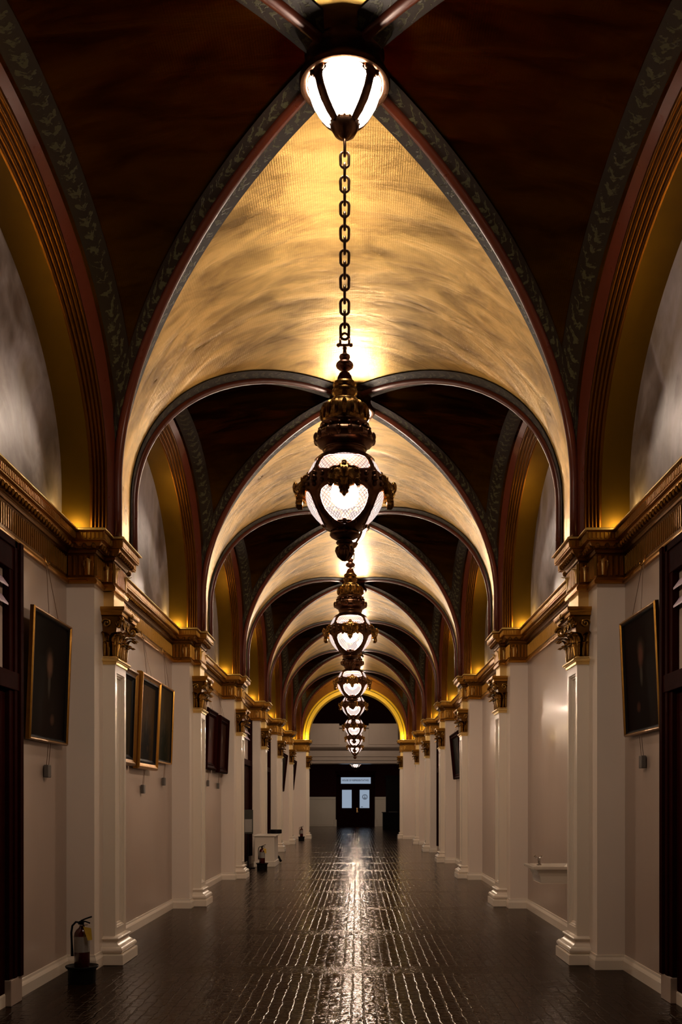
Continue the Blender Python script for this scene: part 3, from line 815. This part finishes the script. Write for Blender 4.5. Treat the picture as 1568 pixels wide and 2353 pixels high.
# wainscot panels
mb = MB()
for x0, x1 in ((-6, -1.2), (1.18, 6)):
    mb.box(x0, x1, YW - .05, YW, 0, 1.66); mb.box(x0, x1, YW - .09, YW, 1.66, 1.81); mb.box(x0, x1, YW - .075, YW, 0, .16)
mb.box(-1.32, -1.0, YW - .12, YW, 0, .42); mb.box(1.06, 1.32, YW - .12, YW, 0, .42)
struct(mb.build('trim_%d' % trim_n, M['trimwhite'], bev=.01)); trim_n += 1
# balcony
yb = 41.0 * K
bal = thing('balcony', 'cream balcony with panelled parapet crossing the hall beyond the end arch', 'balcony', (0, yb, 0))
mb = MB(); rows = []
for d, z in ((0, 3.47), (0, 3.62), (.03, 3.63), (.03, 3.80), (.06, 3.82), (.06, 4.12), (.12, 4.16), (.2, 4.24), (.24, 4.30), (.24, 4.40), (0, 4.42)):
    rows.append([(-5.98, -d, z), (5.98, -d, z)])
rows.append([(-6, 1.4, 4.42), (6, 1.4, 4.42)]); rows.append([(-6, 1.4, 3.47), (6, 1.4, 3.47)]); rows.append([(-6, 0, 3.47), (6, 0, 3.47)])
mb.grid(rows, 0); mb.build('entablature', M['wall'], bal)
mb = MB(); mb.box(-6, 6, .02, .2, 4.42, 4.60); mb.box(-6, 6, 0, .22, 5.28, 5.40); mb.box(-6, 6, .1, .16, 4.6, 5.28)
mb.build('parapet', M['wall'], bal, bev=.01)
for x in (-3.9, -1.55, 1.45, 3.8):
    mb = MB(); mb.box(x - .75, x + .75, -.04, .24, 4.42, 5.5); mb.build('parapet_block', M['wall'], bal, bev=.02)
for x0 in (-2.95, -2.7, -2.45, -.45, -.2, .05, .3, 2.4, 2.65, 2.9):
    mb = MB(); mb.lathe([(4.60, .05), (4.66, .05), (4.68, .03), (4.8, .075), (4.95, .06), (5.1, .03), (5.2, .045), (5.28, .05)], 12, (x0, .06)); mb.build('baluster', M['wall'], bal, smooth=True)
# end doors
dr = bpy.data.objects.new('door_1', None); COL.objects.link(dr); dr.location = (.04, YW, 0); dr['kind'] = 'structure'
mb = MB()
mb.box(-1.18, -.92, -.16, .02, 0, 3.15); mb.box(.92, 1.14, -.16, .02, 0, 3.15); mb.box(-1.18, 1.14, -.16, .02, 3.02, 3.3); mb.box(-1.25, 1.21, -.2, .02, 3.28, 3.4)
mb.box(-.95, .95, -.14, .02, 2.42, 2.6); mb.build('frame', M['wood'], dr, bev=.01)
for sgn in (-1, 1):
    xa, xb = (.005, .94) if sgn > 0 else (-.94, -.005)
    c = .54 * sgn - .02; mb = MB()
    mb.box(xa, c - .30, -.10, -.04, 0, 2.42); mb.box(c + .30, xb, -.10, -.04, 0, 2.42)
    mb.box(c - .30, c + .30, -.10, -.04, 0, 1.12); mb.box(c - .30, c + .30, -.10, -.04, 2.24, 2.42); mb.box(c - .24, c + .24, -.115, -.09, .25, .95)
    leafd = mb.build('door_leaf', M['wood'], dr)
    mb = MB(); mb.box(c - .295, c + .295, -.075, -.06, 1.125, 2.235); mb.build('pane', M['pane'], leafd, label='frosted glass pane glowing pale blue')
    if sgn > 0:
        mb = MB(); mb.tube([(c + .02 + .15 * cos(a), -.078, 1.80 + .15 * sin(a)) for a in [2*pi*k/32 for k in range(32)]], .013, 6, 0, True)
        mb.tube([(c + .02 + .11 * cos(a), -.078, 1.80 + .11 * sin(a)) for a in [2*pi*k/32 for k in range(32)]], .006, 6, 0, True)
        mb.box(c + .01, c + .03, -.082, -.074, 1.72, 1.88); mb.box(c - .04, c + .08, -.082, -.074, 1.745, 1.765)
        mb.ball((c + .02, -.078, 1.87), .022, 8, 6, 0, (1, .3, 1))
        mb.tube([(c + .02 + .06 * cos(a), -.078, 1.76 + .06 * sin(a)) for a in [pi + pi*k/10 for k in range(11)]], .012, 6)
        mb.build('seal_emblem', M['black_text'], leafd, smooth=True)
        mb = MB(); mb.box(c - .22, c - .10, -.08, -.074, 1.18, 1.21); mb.build('small_sticker', M['black_text'], leafd)
        mb = MB(); mb.box(.03, .10, -.12, -.10, .86, 1.14); mb.tube([(.065, -.12, .90), (.065, -.17, .90), (.18, -.17, .89)], .014, 8)
        mb.build('door_handle', M['brass'], leafd, label='brass lever handle')
sg = bpy.data.objects.new('transom_sign', None); COL.objects.link(sg); sg.location = (-.07, YW, 0); sg.parent = dr; sg.location = (-.04, 0, 0)
sg['label'] = 'lit transom glass lettered HOUSE OF REPRESENTATIVES'
mb = MB(); mb.box(-.94, .94, -.09, -.06, 2.61, 3.0); mb.build('pane', M['pane'], sg)
def text_mesh(txt, size, mat, parent, loc, rot, name, width=None):
    cu = bpy.data.curves.new('t', 'FONT'); cu.body = txt; cu.size = size; cu.align_x = 'CENTER'; cu.align_y = 'CENTER'; cu.extrude = .003; cu.offset = .002
    to = bpy.data.objects.new('t', cu); COL.objects.link(to)
    dg = bpy.context.evaluated_depsgraph_get(); dg.update()
    me = bpy.data.meshes.new_from_object(to.evaluated_get(dg)); bpy.data.objects.remove(to)
    xs = [v.co.x for v in me.vertices]
    if width: 
        s_ = width / (max(xs) - min(xs))
        for v in me.vertices: v.co.x *= s_
    me.materials.clear(); me.materials.append(mat)
    o = bpy.data.objects.new(name, me); COL.objects.link(o); o.parent = parent; o.location = loc; o.rotation_euler = rot
    return o
text_mesh('HOUSE OF REPRESENTATIVES', .15, M['black_text'], sg, (0, -.094, 2.81), (pi / 2, 0, 0), 'lettering', 1.62)

# dark desk and tall dark cabinet at the right of the hall
t = thing('tall_cabinet', 'tall dark cabinet standing right of the end doors', 'cabinet', (2.75, 48.6 * K, 0))
mb = MB(); mb.box(-.9, .9, -.35, .35, 0, 3.0); mb.build('body', M['black'], t, bev=.01)
mb = MB(); mb.box(-.95, .95, -.4, .38, 3.0, 3.08); mb.build('cornice', M['black'], t, bev=.01)
for s_ in (-1, 1):
    mb = MB(); mb.box(s_ * .45 - .42, s_ * .45 + .42, -.375, -.35, .1, 2.9); d = mb.build('door', M['black'], t, bev=.008)
    mb = MB(); mb.ball((s_ * .08, -.39, 1.2), .02); mb.build('knob', M['brass'], d, smooth=True)
t = thing('desk', 'low black reception desk with a few pale papers, right of the end doors', 'desk', (1.98, 44.8 * K, 0))
mb = MB(); mb.box(-.45, .45, -.3, .3, 0, .90); mb.build('body', M['black'], t, bev=.01)
mb = MB(); mb.box(-.5, .5, -.34, .34, .90, .94); mb.build('desk_top', M['black'], t, bev=.005)
o = MB(); o.box(-.18, .3, -.12, .12, 0, .02); o = o.build('paper_stack', M['paper']); o.location = (2.05, 44.8 * K, .94); tag(o, 'pale flat stack of papers on the black desk', 'papers')
def fountain(name, label, loc, rz, w=.50, dep=.54, zt=.84, group=None):
    t = thing(name, label, 'drinking fountain', loc, rz, group)
    mb = MB(); loops = []
    for z, d, hy in ((zt - .19, .44, w/2 - .06), (zt - .17, .445, w/2 - .058), (zt - .11, .455, w/2 - .055), (zt - .075, .475, w/2 - .045), (zt - .055, .485, w/2 - .03), (zt - .045, .495, w/2 - .02), (zt - .035, .50, w/2 - .005), (zt - .03, dep, w/2), (zt, dep, w/2)):
        loops.append([(0, -hy, z), (d, -hy, z), (d, hy, z), (0, hy, z)])
    loops.append([(.05, -w/2 + .05, zt), (dep - .06, -w/2 + .05, zt), (dep - .06, w/2 - .05, zt), (.05, w/2 - .05, zt)])
    loops.append([(.10, -w/2 + .10, zt - .04), (dep - .12, -w/2 + .10, zt - .04), (dep - .12, w/2 - .10, zt - .04), (.10, w/2 - .10, zt - .04)])
    o = len(mb.v); mb.grid(loops, 0, True, flip=True); e = len(mb.v) - 4
    mb.f.append((e, e + 1, e + 2, e + 3)); mb.m.append(0); mb.f.append((o + 3, o + 2, o + 1, o)); mb.m.append(0)
    mb.build('basin', M['marble'], t, bev=.004)
    mb = MB(); mb.lathe([(zt - .002, .028), (zt + .012, .026), (zt + .016, .018), (zt + .05, .016), (zt + .055, .02), (zt + .065, .018)], 14, (dep - .12, 0))
    mb.tube([(dep - .12, 0, zt + .06), (dep - .125, 0, zt + .08), (dep - .14, 0, zt + .095), (dep - .16, 0, zt + .098)], .009, 8)
    mb.build('spout', M['steel'], t, smooth='auto')
    mb = MB(); mb.tube([(dep - .12, 0, zt + .065), (dep - .09, .0, zt + .085), (dep - .075, 0, zt + .10)], .007, 8); mb.ball((dep - .075, 0, zt + .10), .012); mb.build('push_button', M['steel'], t, smooth=True)
    return t
fountain('drinking_fountain', 'cream marble drinking fountain on the right wall behind the nearest pilaster', (2.595, 9.15 * K, 0), pi, w=.62)
fountain('drinking_fountain', 'small distant marble drinking fountain by the wainscot left of the end doors', (-3.2, 44.6 * K, 0), 0, w=.45, dep=.6, zt=.92).location.x = -3.2
mb = MB(); mb.box(-.32, -.002, -.45, .45, 0, 1.0); o = mb.build('fountain_pedestal', M['wall'], bev=.01); o.location = (-3.2, 44.6 * K, 0)
tag(o, 'cream wall pier carrying the small distant fountain left of the end doors', 'pedestal')

# ------------------------------------------------------------------ side doors
def side_door(n, sgn, y0, y1, zt=3.58, near=False):
    y0 *= K; y1 *= K
    root = bpy.data.objects.new('door_%d' % n, None); COL.objects.link(root); root.location = (sgn * 2.60, (y0 + y1) / 2, 0); root['kind'] = 'structure'
    h = (y1 - y0) / 2; X = lambda d: -sgn * d
    def bx(mb, d0, d1, a, b, z0, z1): mb.box(min(X(d0), X(d1)), max(X(d0), X(d1)), a, b, z0, z1)
    mb = MB()
    for s_ in (-1, 1):
        a, b = sorted((s_ * h, s_ * (h - .24)))
        for dd, i0, i1 in ((.055, 0, .24), (.085, 0, .07), (.07, .10, .16)):
            ya, yb_ = sorted((s_ * (h - i0), s_ * (h - i1))); bx(mb, 0, dd, ya, yb_, .20, zt)
    bx(mb, 0, .06, -h, h, zt - .24, zt); bx(mb, 0, .07, -h, h, zt - .06, zt); bx(mb, 0, .075, -h, h, 2.42, 2.56)
    mb.build('frame', M['wood'], root, bev=.005)
    mb = MB()
    for s_ in (-1, 1):
        a, b = sorted((s_ * (h + .005), s_ * (h - .245))); bx(mb, 0, .07, a, b, 0, .20)
    mb.build('plinth_block', M['wall'], root, bev=.005)
    for s_ in (-1, 1):
        a, b = sorted((s_ * .005, s_ * (h - .24))); mb = MB(); bx(mb, 0, .02, a, b, 0, 2.42)
        a2, b2 = sorted((s_ * .12, s_ * (h - .36))); bx(mb, .02, .032, a2, b2, .25, .95); bx(mb, .02, .032, a2, b2, 1.1, 2.25)
        dl = mb.build('door_leaf', M['wood'], root, bev=.004)
        mb = MB(); mb.ball((X(.06), s_ * .06, 1.02), .025); mb.build('door_knob', M['brass'], dl, smooth=True)
    for k in range(2):
        z = 3.06 + k * .14; mb = MB()
        vs = [(X(.0), -h + .25, z + .07), (X(.0), h - .25, z + .07), (X(.05), h - .25, z), (X(.05), -h + .25, z), (X(.0), -h + .25, z + .085), (X(.0), h - .25, z + .085), (X(.05), h - .25, z + .015), (X(.05), -h + .25, z + .015)]
        mb.add(vs, [(0, 1, 2, 3), (4, 7, 6, 5), (2, 6, 7, 3), (0, 4, 5, 1), (0, 3, 7, 4), (1, 5, 6, 2)]); mb.build('louvre_slat', M['slat'], root)
    return root
side_door(2, -1, 4.2, 6.33); side_door(3, 1, 4.2, 6.42)
side_door(4, -1, 17.6, 20.15); side_door(5, -1, 21.9, 24.42); side_door(6, 1, 21.9, 24.45)
mb = MB(); mb.box(-.012, .012, -.035, .035, -.06, .06); o = mb.build('switch_plate', M['black'], bev=.003); o.location = (-2.585, 6.40 * K, 1.46)
mbx = MB(); mbx.box(.008, .02, -.008, .008, -.015, .015); mbx.build('toggle', M['brass'], o)
tag(o, 'small dark switch plate beside the near left door frame', 'switch')

# ------------------------------------------------------------------ portraits
def portrait_mat(seed, bg, robe, skin, fz=.62, fy=.5, sk=.8):
    m, nt, out = new_mat('oil_portrait_%d' % seed)
    uv = nt.nodes.new('ShaderNodeUVMap'); sx = nt.nodes.new('ShaderNodeSeparateXYZ'); L(nt, uv.outputs[0], sx.inputs[0])
    nz = noise(nt, uv.outputs[0], 5 + seed, 6, .6, .6)
    def ell(cx, cy, rx, ry, soft=.9):
        a = math_n(nt, 'DIVIDE', math_n(nt, 'SUBTRACT', sx.outputs[0], cx), rx); b = math_n(nt, 'DIVIDE', math_n(nt, 'SUBTRACT', sx.outputs[1], cy), ry)
        d = math_n(nt, 'SQRT', math_n(nt, 'ADD', math_n(nt, 'MULTIPLY', a, a), math_n(nt, 'MULTIPLY', b, b)))
        d = math_n(nt, 'ADD', d, math_n(nt, 'MULTIPLY_ADD', nz, .7, -.35))
        return math_n(nt, 'SMOOTH_MIN', math_n(nt, 'DIVIDE', math_n(nt, 'SUBTRACT', 1 + soft / 2, d), soft, clamp=True), 1, 0)
    bg = (bg[0] * .6, bg[1] * .45, bg[2] * .35)
    sk *= .5
    c = mixc(nt, nz, bg, tuple(x * 2.2 for x in bg))
    c = mixc(nt, ell(fy, fz - .50, .33, .40), c, mixc(nt, nz, robe, tuple(x * 1.8 for x in robe)))
    c = mixc(nt, ell(fy, fz - .17, .035, .09), c, tuple(x * .9 * sk for x in (.16, .13, .10)))
    c = mixc(nt, ell(fy + .01, fz + .055, .095, .085), c, (.035, .022, .015))
    c = mixc(nt, ell(fy, fz, .068, .09), c, tuple(x * sk for x in skin))
    c = mixc(nt, ell(fy - .12, fz - .46, .05, .04), c, tuple(x * .6 * sk for x in skin))
    bsdf(nt, out, c, .5, 0, .5, bump(nt, nz, .1, .003), 0, .1, 1.03)
    return m
FR = {'thin': ([(0, 0), (0, .03), (.008, .042), (.018, .040), (.026, .028), (.036, .024), (.046, .012)], 'goldtop', .018),
      'wide': ([(0, 0), (0, .055), (.012, .075), (.03, .078), (.05, .06), (.07, .052), (.09, .055), (.10, .035), (.125, .02)], 'gold', 0)}
def portrait(label, sgn, y0, y1, z0, z1, kind, pm, fm, tilt=(.055, .10), box=True, inner=None):
    y0 *= K; y1 *= K
    w, h = y1 - y0, z1 - z0
    root = thing('framed_portrait', label, 'painting', (sgn * 2.60, (y0 + y1) / 2, 0), 0, 'oil portraits hung along the corridor walls')
    prof, _, _ = FR[kind]
    wf = prof[-1][0]
    def place(o):
        # local: X out of wall, Y along, Z up around bottom edge
        ang = math.atan2(tilt[1] - tilt[0], h)
        o.matrix_basis = Matrix.Translation((-sgn * (tilt[0] - .03), 0, z0)) @ (Matrix.Rotation(pi if sgn > 0 else 0, 4, 'Z')) @ Matrix.Rotation(ang, 4, 'Y')
    mb = MB(); loops = []
    for i, (ins, d) in enumerate(prof):
        a = w / 2 - ins; loops.append([(d, -a, ins), (d, a, ins), (d, a, h - ins), (d, -a, h - ins)])
    split = 5 if kind == 'wide' else 4
    mb.grid(loops[:split + 1], 0, True); mb.grid(loops[split:], 1, True)
    mb.add([(0, -w/2, 0), (0, w/2, 0), (0, w/2, h), (0, -w/2, h)], [(3, 2, 1, 0)], 0)
    f = mb.build('frame', [fm, M['black'] if inner is None else inner], root); place(f)
    mb = MB(); a = w / 2 - wf; mb.v = [(prof[-1][1], -a, wf), (prof[-1][1], a, wf), (prof[-1][1], a, h - wf), (prof[-1][1], -a, h - wf)]
    mb.f = [(0, 1, 2, 3)]; mb.m = [0]; mb.uv[0] = [(0, 0), (1, 0), (1, 1), (0, 1)]
    if sgn < 0: mb.uv[0] = [(1, 0), (0, 0), (0, 1), (1, 1)]
    c = mb.build('canvas', pm, root); place(c)
    xt = -sgn * (tilt[1] + .0)
    for s_ in (-1, 1):
        mb = MB(); mb.tube([(xt, s_ * .10 * w / .8, z1 - .02), (-sgn * .04, s_ * .015, 3.60)], .0028, 5); mb.build('hanging_wire', M['wire'], root)
    mb = MB(); mb.tube([(-sgn * .015, 0, 3.68), (-sgn * .03, 0, 3.62), (-sgn * .05, .0, 3.585), (-sgn * .065, .0, 3.60), (-sgn * .06, 0, 3.615)], .006, 6); mb.build('hook', M['gold'], root, smooth=True)
    if box:
        mb = MB(); mb.box(-.02, .02, -.045, .045, z0 - .30, z0 - .19)
        mb.xform(Matrix.Translation((-sgn * .03, .05 if sgn < 0 else .05, 0))); mb.build('weight_box', M['greybox'], root, bev=.006)
        mb = MB()
        for s_ in (-.03, .03): mb.tube([(-sgn * .03, .05 + s_, z0 - .20), (-sgn * .05, .05 + s_, z0 + .02)], .0028, 5)
        mb.build('cord', M['wire'], root)
    return root
pw = M['golddark']
portrait('thin-framed dark portrait hung by wires between the near left door and nearest left pilaster', -1, 6.49, 7.34, 2.07, 3.155, 'thin', portrait_mat(1, (.010, .008, .006), (.014, .009, .007), (.30, .16, .10)), M['golddark'], (.06, .10))
portrait('thin-framed dark portrait hung by wires on the near right wall beside the right door', 1, 6.48, 7.34, 2.15, 3.19, 'thin', portrait_mat(2, (.012, .007, .005), (.009, .006, .005), (.26, .11, .07), fz=.66), M['golddark'], (.05, .095))
portrait('portrait half hidden behind the nearest left pilaster, first of the row of three', -1, 8.62, 9.50, 1.98, 3.09, 'wide', portrait_mat(3, (.035, .032, .02), (.010, .008, .006), (.2, .12, .07), sk=.5), M['golddark'], (.05, .09))
portrait('widest gilt-framed portrait in the middle of the left row of three', -1, 9.56, 10.48, 1.96, 3.12, 'wide', portrait_mat(4, (.05, .035, .016), (.008, .006, .005), (.22, .13, .07), sk=.45), M['gold'], (.07, .12))
portrait('slim gold-edged portrait, farthest of the left row of three', -1, 10.70, 11.50, 2.08, 3.15, 'thin', portrait_mat(5, (.045, .04, .024), (.010, .010, .006), (.20, .14, .07), sk=.5), M['gold'], (.05, .09))
portrait('dark-framed portrait just behind the second left pilaster', -1, 13.95, 14.88, 2.13, 3.20, 'wide', portrait_mat(6, (.03, .010, .008), (.05, .02, .018), (.3, .18, .14), sk=.7), M['wood'], (.06, .10), inner=M['wood'])
portrait('dark-framed portrait close to the third left pilaster, farther of its pair', -1, 14.98, 15.95, 2.10, 3.17, 'wide', portrait_mat(7, (.03, .012, .008), (.035, .014, .012), (.3, .18, .14), sk=.7), M['wood'], (.10, .14), inner=M['wood'])
portrait('portrait seen almost edge-on behind the fifth left pilaster', -1, 26.2, 28.5, 1.9, 3.2, 'wide', portrait_mat(8, (.01, .01, .01), (.01, .01, .01), (.1, .07, .05)), M['wood'], (.08, .22), box=False, inner=M['wood'])
portrait('portrait seen almost edge-on behind the sixth left pilaster', -1, 30.6, 32.8, 2.0, 3.2, 'wide', portrait_mat(9, (.01, .01, .01), (.01, .01, .01), (.1, .07, .05)), M['wood'], (.08, .22), box=False, inner=M['wood'])
portrait('portrait seen almost edge-on behind the third right pilaster', 1, 18.4, 20.0, 2.1, 3.2, 'wide', portrait_mat(10, (.01, .01, .01), (.01, .01, .01), (.1, .07, .05)), M['wood'], (.06, .16), box=False, inner=M['wood'])

# ------------------------------------------------------------------ fire extinguishers on black stands
def extinguisher(x, y, zb, rz, lab, tagged=True):
    y *= K
    t = thing('fire_extinguisher', lab, 'fire extinguisher', (x, y, zb), rz, 'fire extinguishers along the left wall')
    mb = MB(); mb.lathe([(0, .060), (.01, .066), (.28, .066), (.30, .063), (.325, .048), (.34, .03), (.352, .022), (.365, .022)], 24); mb.build('tank', M['redtank'], t, smooth='auto')
    mb = MB(); mb.lathe([(.135, .0672), (.27, .0672)], 24, uv=True); mb.build('paper_label', M['paper'], t, smooth=True)
    mb = MB(); mb.lathe([(.362, .018), (.385, .018), (.39, .024), (.40, .024)], 12); mb.box(-.03, .012, -.012, .012, .37, .395); mb.build('valve', M['black'], t, smooth='auto')
    mb = MB(); mb.tube([(-.01, 0, .40), (.03, 0, .418), (.085, 0, .437)], .007, 6); mb.tube([(-.01, 0, .395), (.03, 0, .395), (.07, 0, .380)], .006, 6); mb.build('handle', M['black'], t, smooth=True)
    mb = MB(); mb.tube([(-.02, 0, .385), (-.05, -.01, .392), (-.078, -.02, .36), (-.086, -.02, .30), (-.082, -.02, .20), (-.078, -.02, .10)], [.009] * 5 + [.013], 8); mb.build('hose', M['black'], t, smooth=True)
    mb = MB(); mb.lathe([(.366, .026), (.366, .034), (.372, .034), (.372, .026)], 16, (.02, -.02)); mb.build('gauge', M['steel'], t)
    if tagged:
        mb = MB(); mb.v = [(.03, -.075, .36), (.095, -.06, .345), (.105, -.062, .245), (.07, -.075, .24)]; mb.f = [(0, 1, 2, 3)]; mb.m = [0]
        o = mb.build('inspection_tag', M['yellow'], t); s_ = o.modifiers.new('s', 'SOLIDIFY'); s_.thickness = .002
    return t
def stand(x, y, lab):
    y *= K
    t = thing('extinguisher_stand', lab, 'extinguisher stand', (x, y, 0), 0, 'black extinguisher stands along the left wall')
    mb = MB(); mb.lathe([(0, .115), (.02, .118), (.12, .12), (.13, .135), (.145, .142), (.15, .138), (.145, .11), (.13, .09)], 32); mb.build('drum', M['black'], t, smooth='auto')
    mb = MB(); mb.lathe([(.124, .1), (.132, .1)], 24); mb.build('cradle', M['black'], t)
    return t
stand(-2.27, 6.95, 'black drum stand on the floor under the nearest fire extinguisher'); extinguisher(-2.27, 6.95, .133, 0, 'red fire extinguisher with yellow tag, nearest, on a black stand by the left pier')
stand(-2.06, 18.35, 'black drum stand under the fire extinguisher in front of the cream pedestal'); extinguisher(-2.06, 18.35, .133, 0, 'dark fire extinguisher in front of the cream pedestal, midway along the left wall', True)
stand(-2.1, 31.9, 'farthest black drum stand, beside the last left pilasters'); extinguisher(-2.1, 31.9, .133, 0, 'farthest fire extinguisher, a small dark shape by the last left pilasters', False)

# cream pedestal, sign stand, round table
t = thing('pedestal_cabinet', 'cream box pedestal with a thin top slab against the fourth left pilaster', 'pedestal', (-2.09, 19.1 * K + .36, 0))
mb = MB(); mb.box(-.24, .23, -.35, .75, .0, .72); mb.build('body', M['trimwhite'], t, bev=.01)
mb = MB(); mb.box(-.28, .27, -.39, .79, .72, .75); mb.build('top', M['trimwhite'], t, bev=.008)
mb = MB(); mb.box(-.26, .25, -.37, .77, 0, .13); mb.build('skirting', M['trimwhite'], t, bev=.008)
t = thing('sign_stand', 'dark framed notice with a pale sheet on a thin post before the fourth left pilaster', 'sign', (-2.43, 18.72 * K, 0), radians(-62))
mb = MB(); mb.box(-.012, .012, -.012, .012, .02, .80); mb.build('post', M['black'], t)
mb = MB(); mb.box(-.14, .14, -.12, .12, 0, .02); mb.build('foot', M['black'], t, bev=.004)
mb = MB(); mb.box(-.015, .015, -.12, .12, .80, 1.36); b_ = mb.build('board', M['green'], t, bev=.004)
mb = MB(); mb.box(.015, .019, -.09, .09, .84, 1.14); mb.build('notice_sheet', M['paper'], b_)
t = thing('pedestal_table', 'small black pedestal table with curved feet beside the cream pedestal', 'table', (-1.96, 20.42 * K, 0))
mb = MB(); mb.lathe([(.73, .06), (.74, .14), (.75, .155), (.83, .155), (.84, .15), (.84, .02)], 24); mb.build('tabletop', M['black'], t, smooth='auto')
mb = MB(); mb.lathe([(.10, .05), (.16, .07), (.22, .04), (.4, .03), (.6, .045), (.70, .06), (.74, .08)], 16); mb.build('column', M['black'], t, smooth=True)
for k in range(3):
    a = 2 * pi * k / 3 - .3; mb = MB()
    mb.tube([(.03 * cos(a), .03 * sin(a), .16), (.08 * cos(a), .08 * sin(a), .15), (.12 * cos(a), .12 * sin(a), .07), (.15 * cos(a), .15 * sin(a), .032)], [.035, .035, .032, .032], 8); mb.build('foot', M['black'], t, smooth=True)

# ------------------------------------------------------------------ concealed cornice lamps and added hall fill light
def lamp(name, loc, energy, col, rad=.04):
    l = bpy.data.lights.new(name, 'POINT'); l.energy = energy; l.color = col; l.shadow_soft_size = rad
    o = bpy.data.objects.new(name, l); COL.objects.link(o); o.location = loc
for j in range(2, len(PIER)):
    for sgn in (-1, 1):
        lamp('cornice_lamp', (sgn * 2.56, PIER[j] - .445 * K - .26, 4.17), 5.5, (1, .70, .24), .06)
for sgn in (-1, 1): lamp('arch_lamp', (sgn * 2.0, yf - .30, 4.22), 7, (1, .80, .30))
lamp('hall_fill', (0, YEND + 5.5, 7.3), 300, (1, .82, .62), .3)  # added unseen point light that brightens the far hall

# ------------------------------------------------------------------ world, camera
w = bpy.data.worlds.new('World'); S.world = w; w.use_nodes = True
w.node_tree.nodes['Background'].inputs[0].default_value = (.02, .015, .012, 1); w.node_tree.nodes['Background'].inputs[1].default_value = .0
cam = bpy.data.cameras.new('camera'); co = bpy.data.objects.new('camera', cam); COL.objects.link(co)
cam.sensor_fit = 'VERTICAL'; cam.sensor_height = 36; cam.sensor_width = 24; cam.lens = 2300 / 2353 * 36
cam.shift_y = (1840 - 1176.5) / 2353; cam.shift_x = -(821 - 784) / 2353
cam.clip_start = .05; cam.clip_end = 200
co.location = (.106, 0, 1.57); co.rotation_euler = (pi / 2, 0, 0)
S.camera = co
S.view_settings.view_transform = 'Standard'; S.view_settings.look = 'None'; S.view_settings.gamma = 1
S.view_settings.exposure = 0; S.view_settings.use_curve_mapping = False
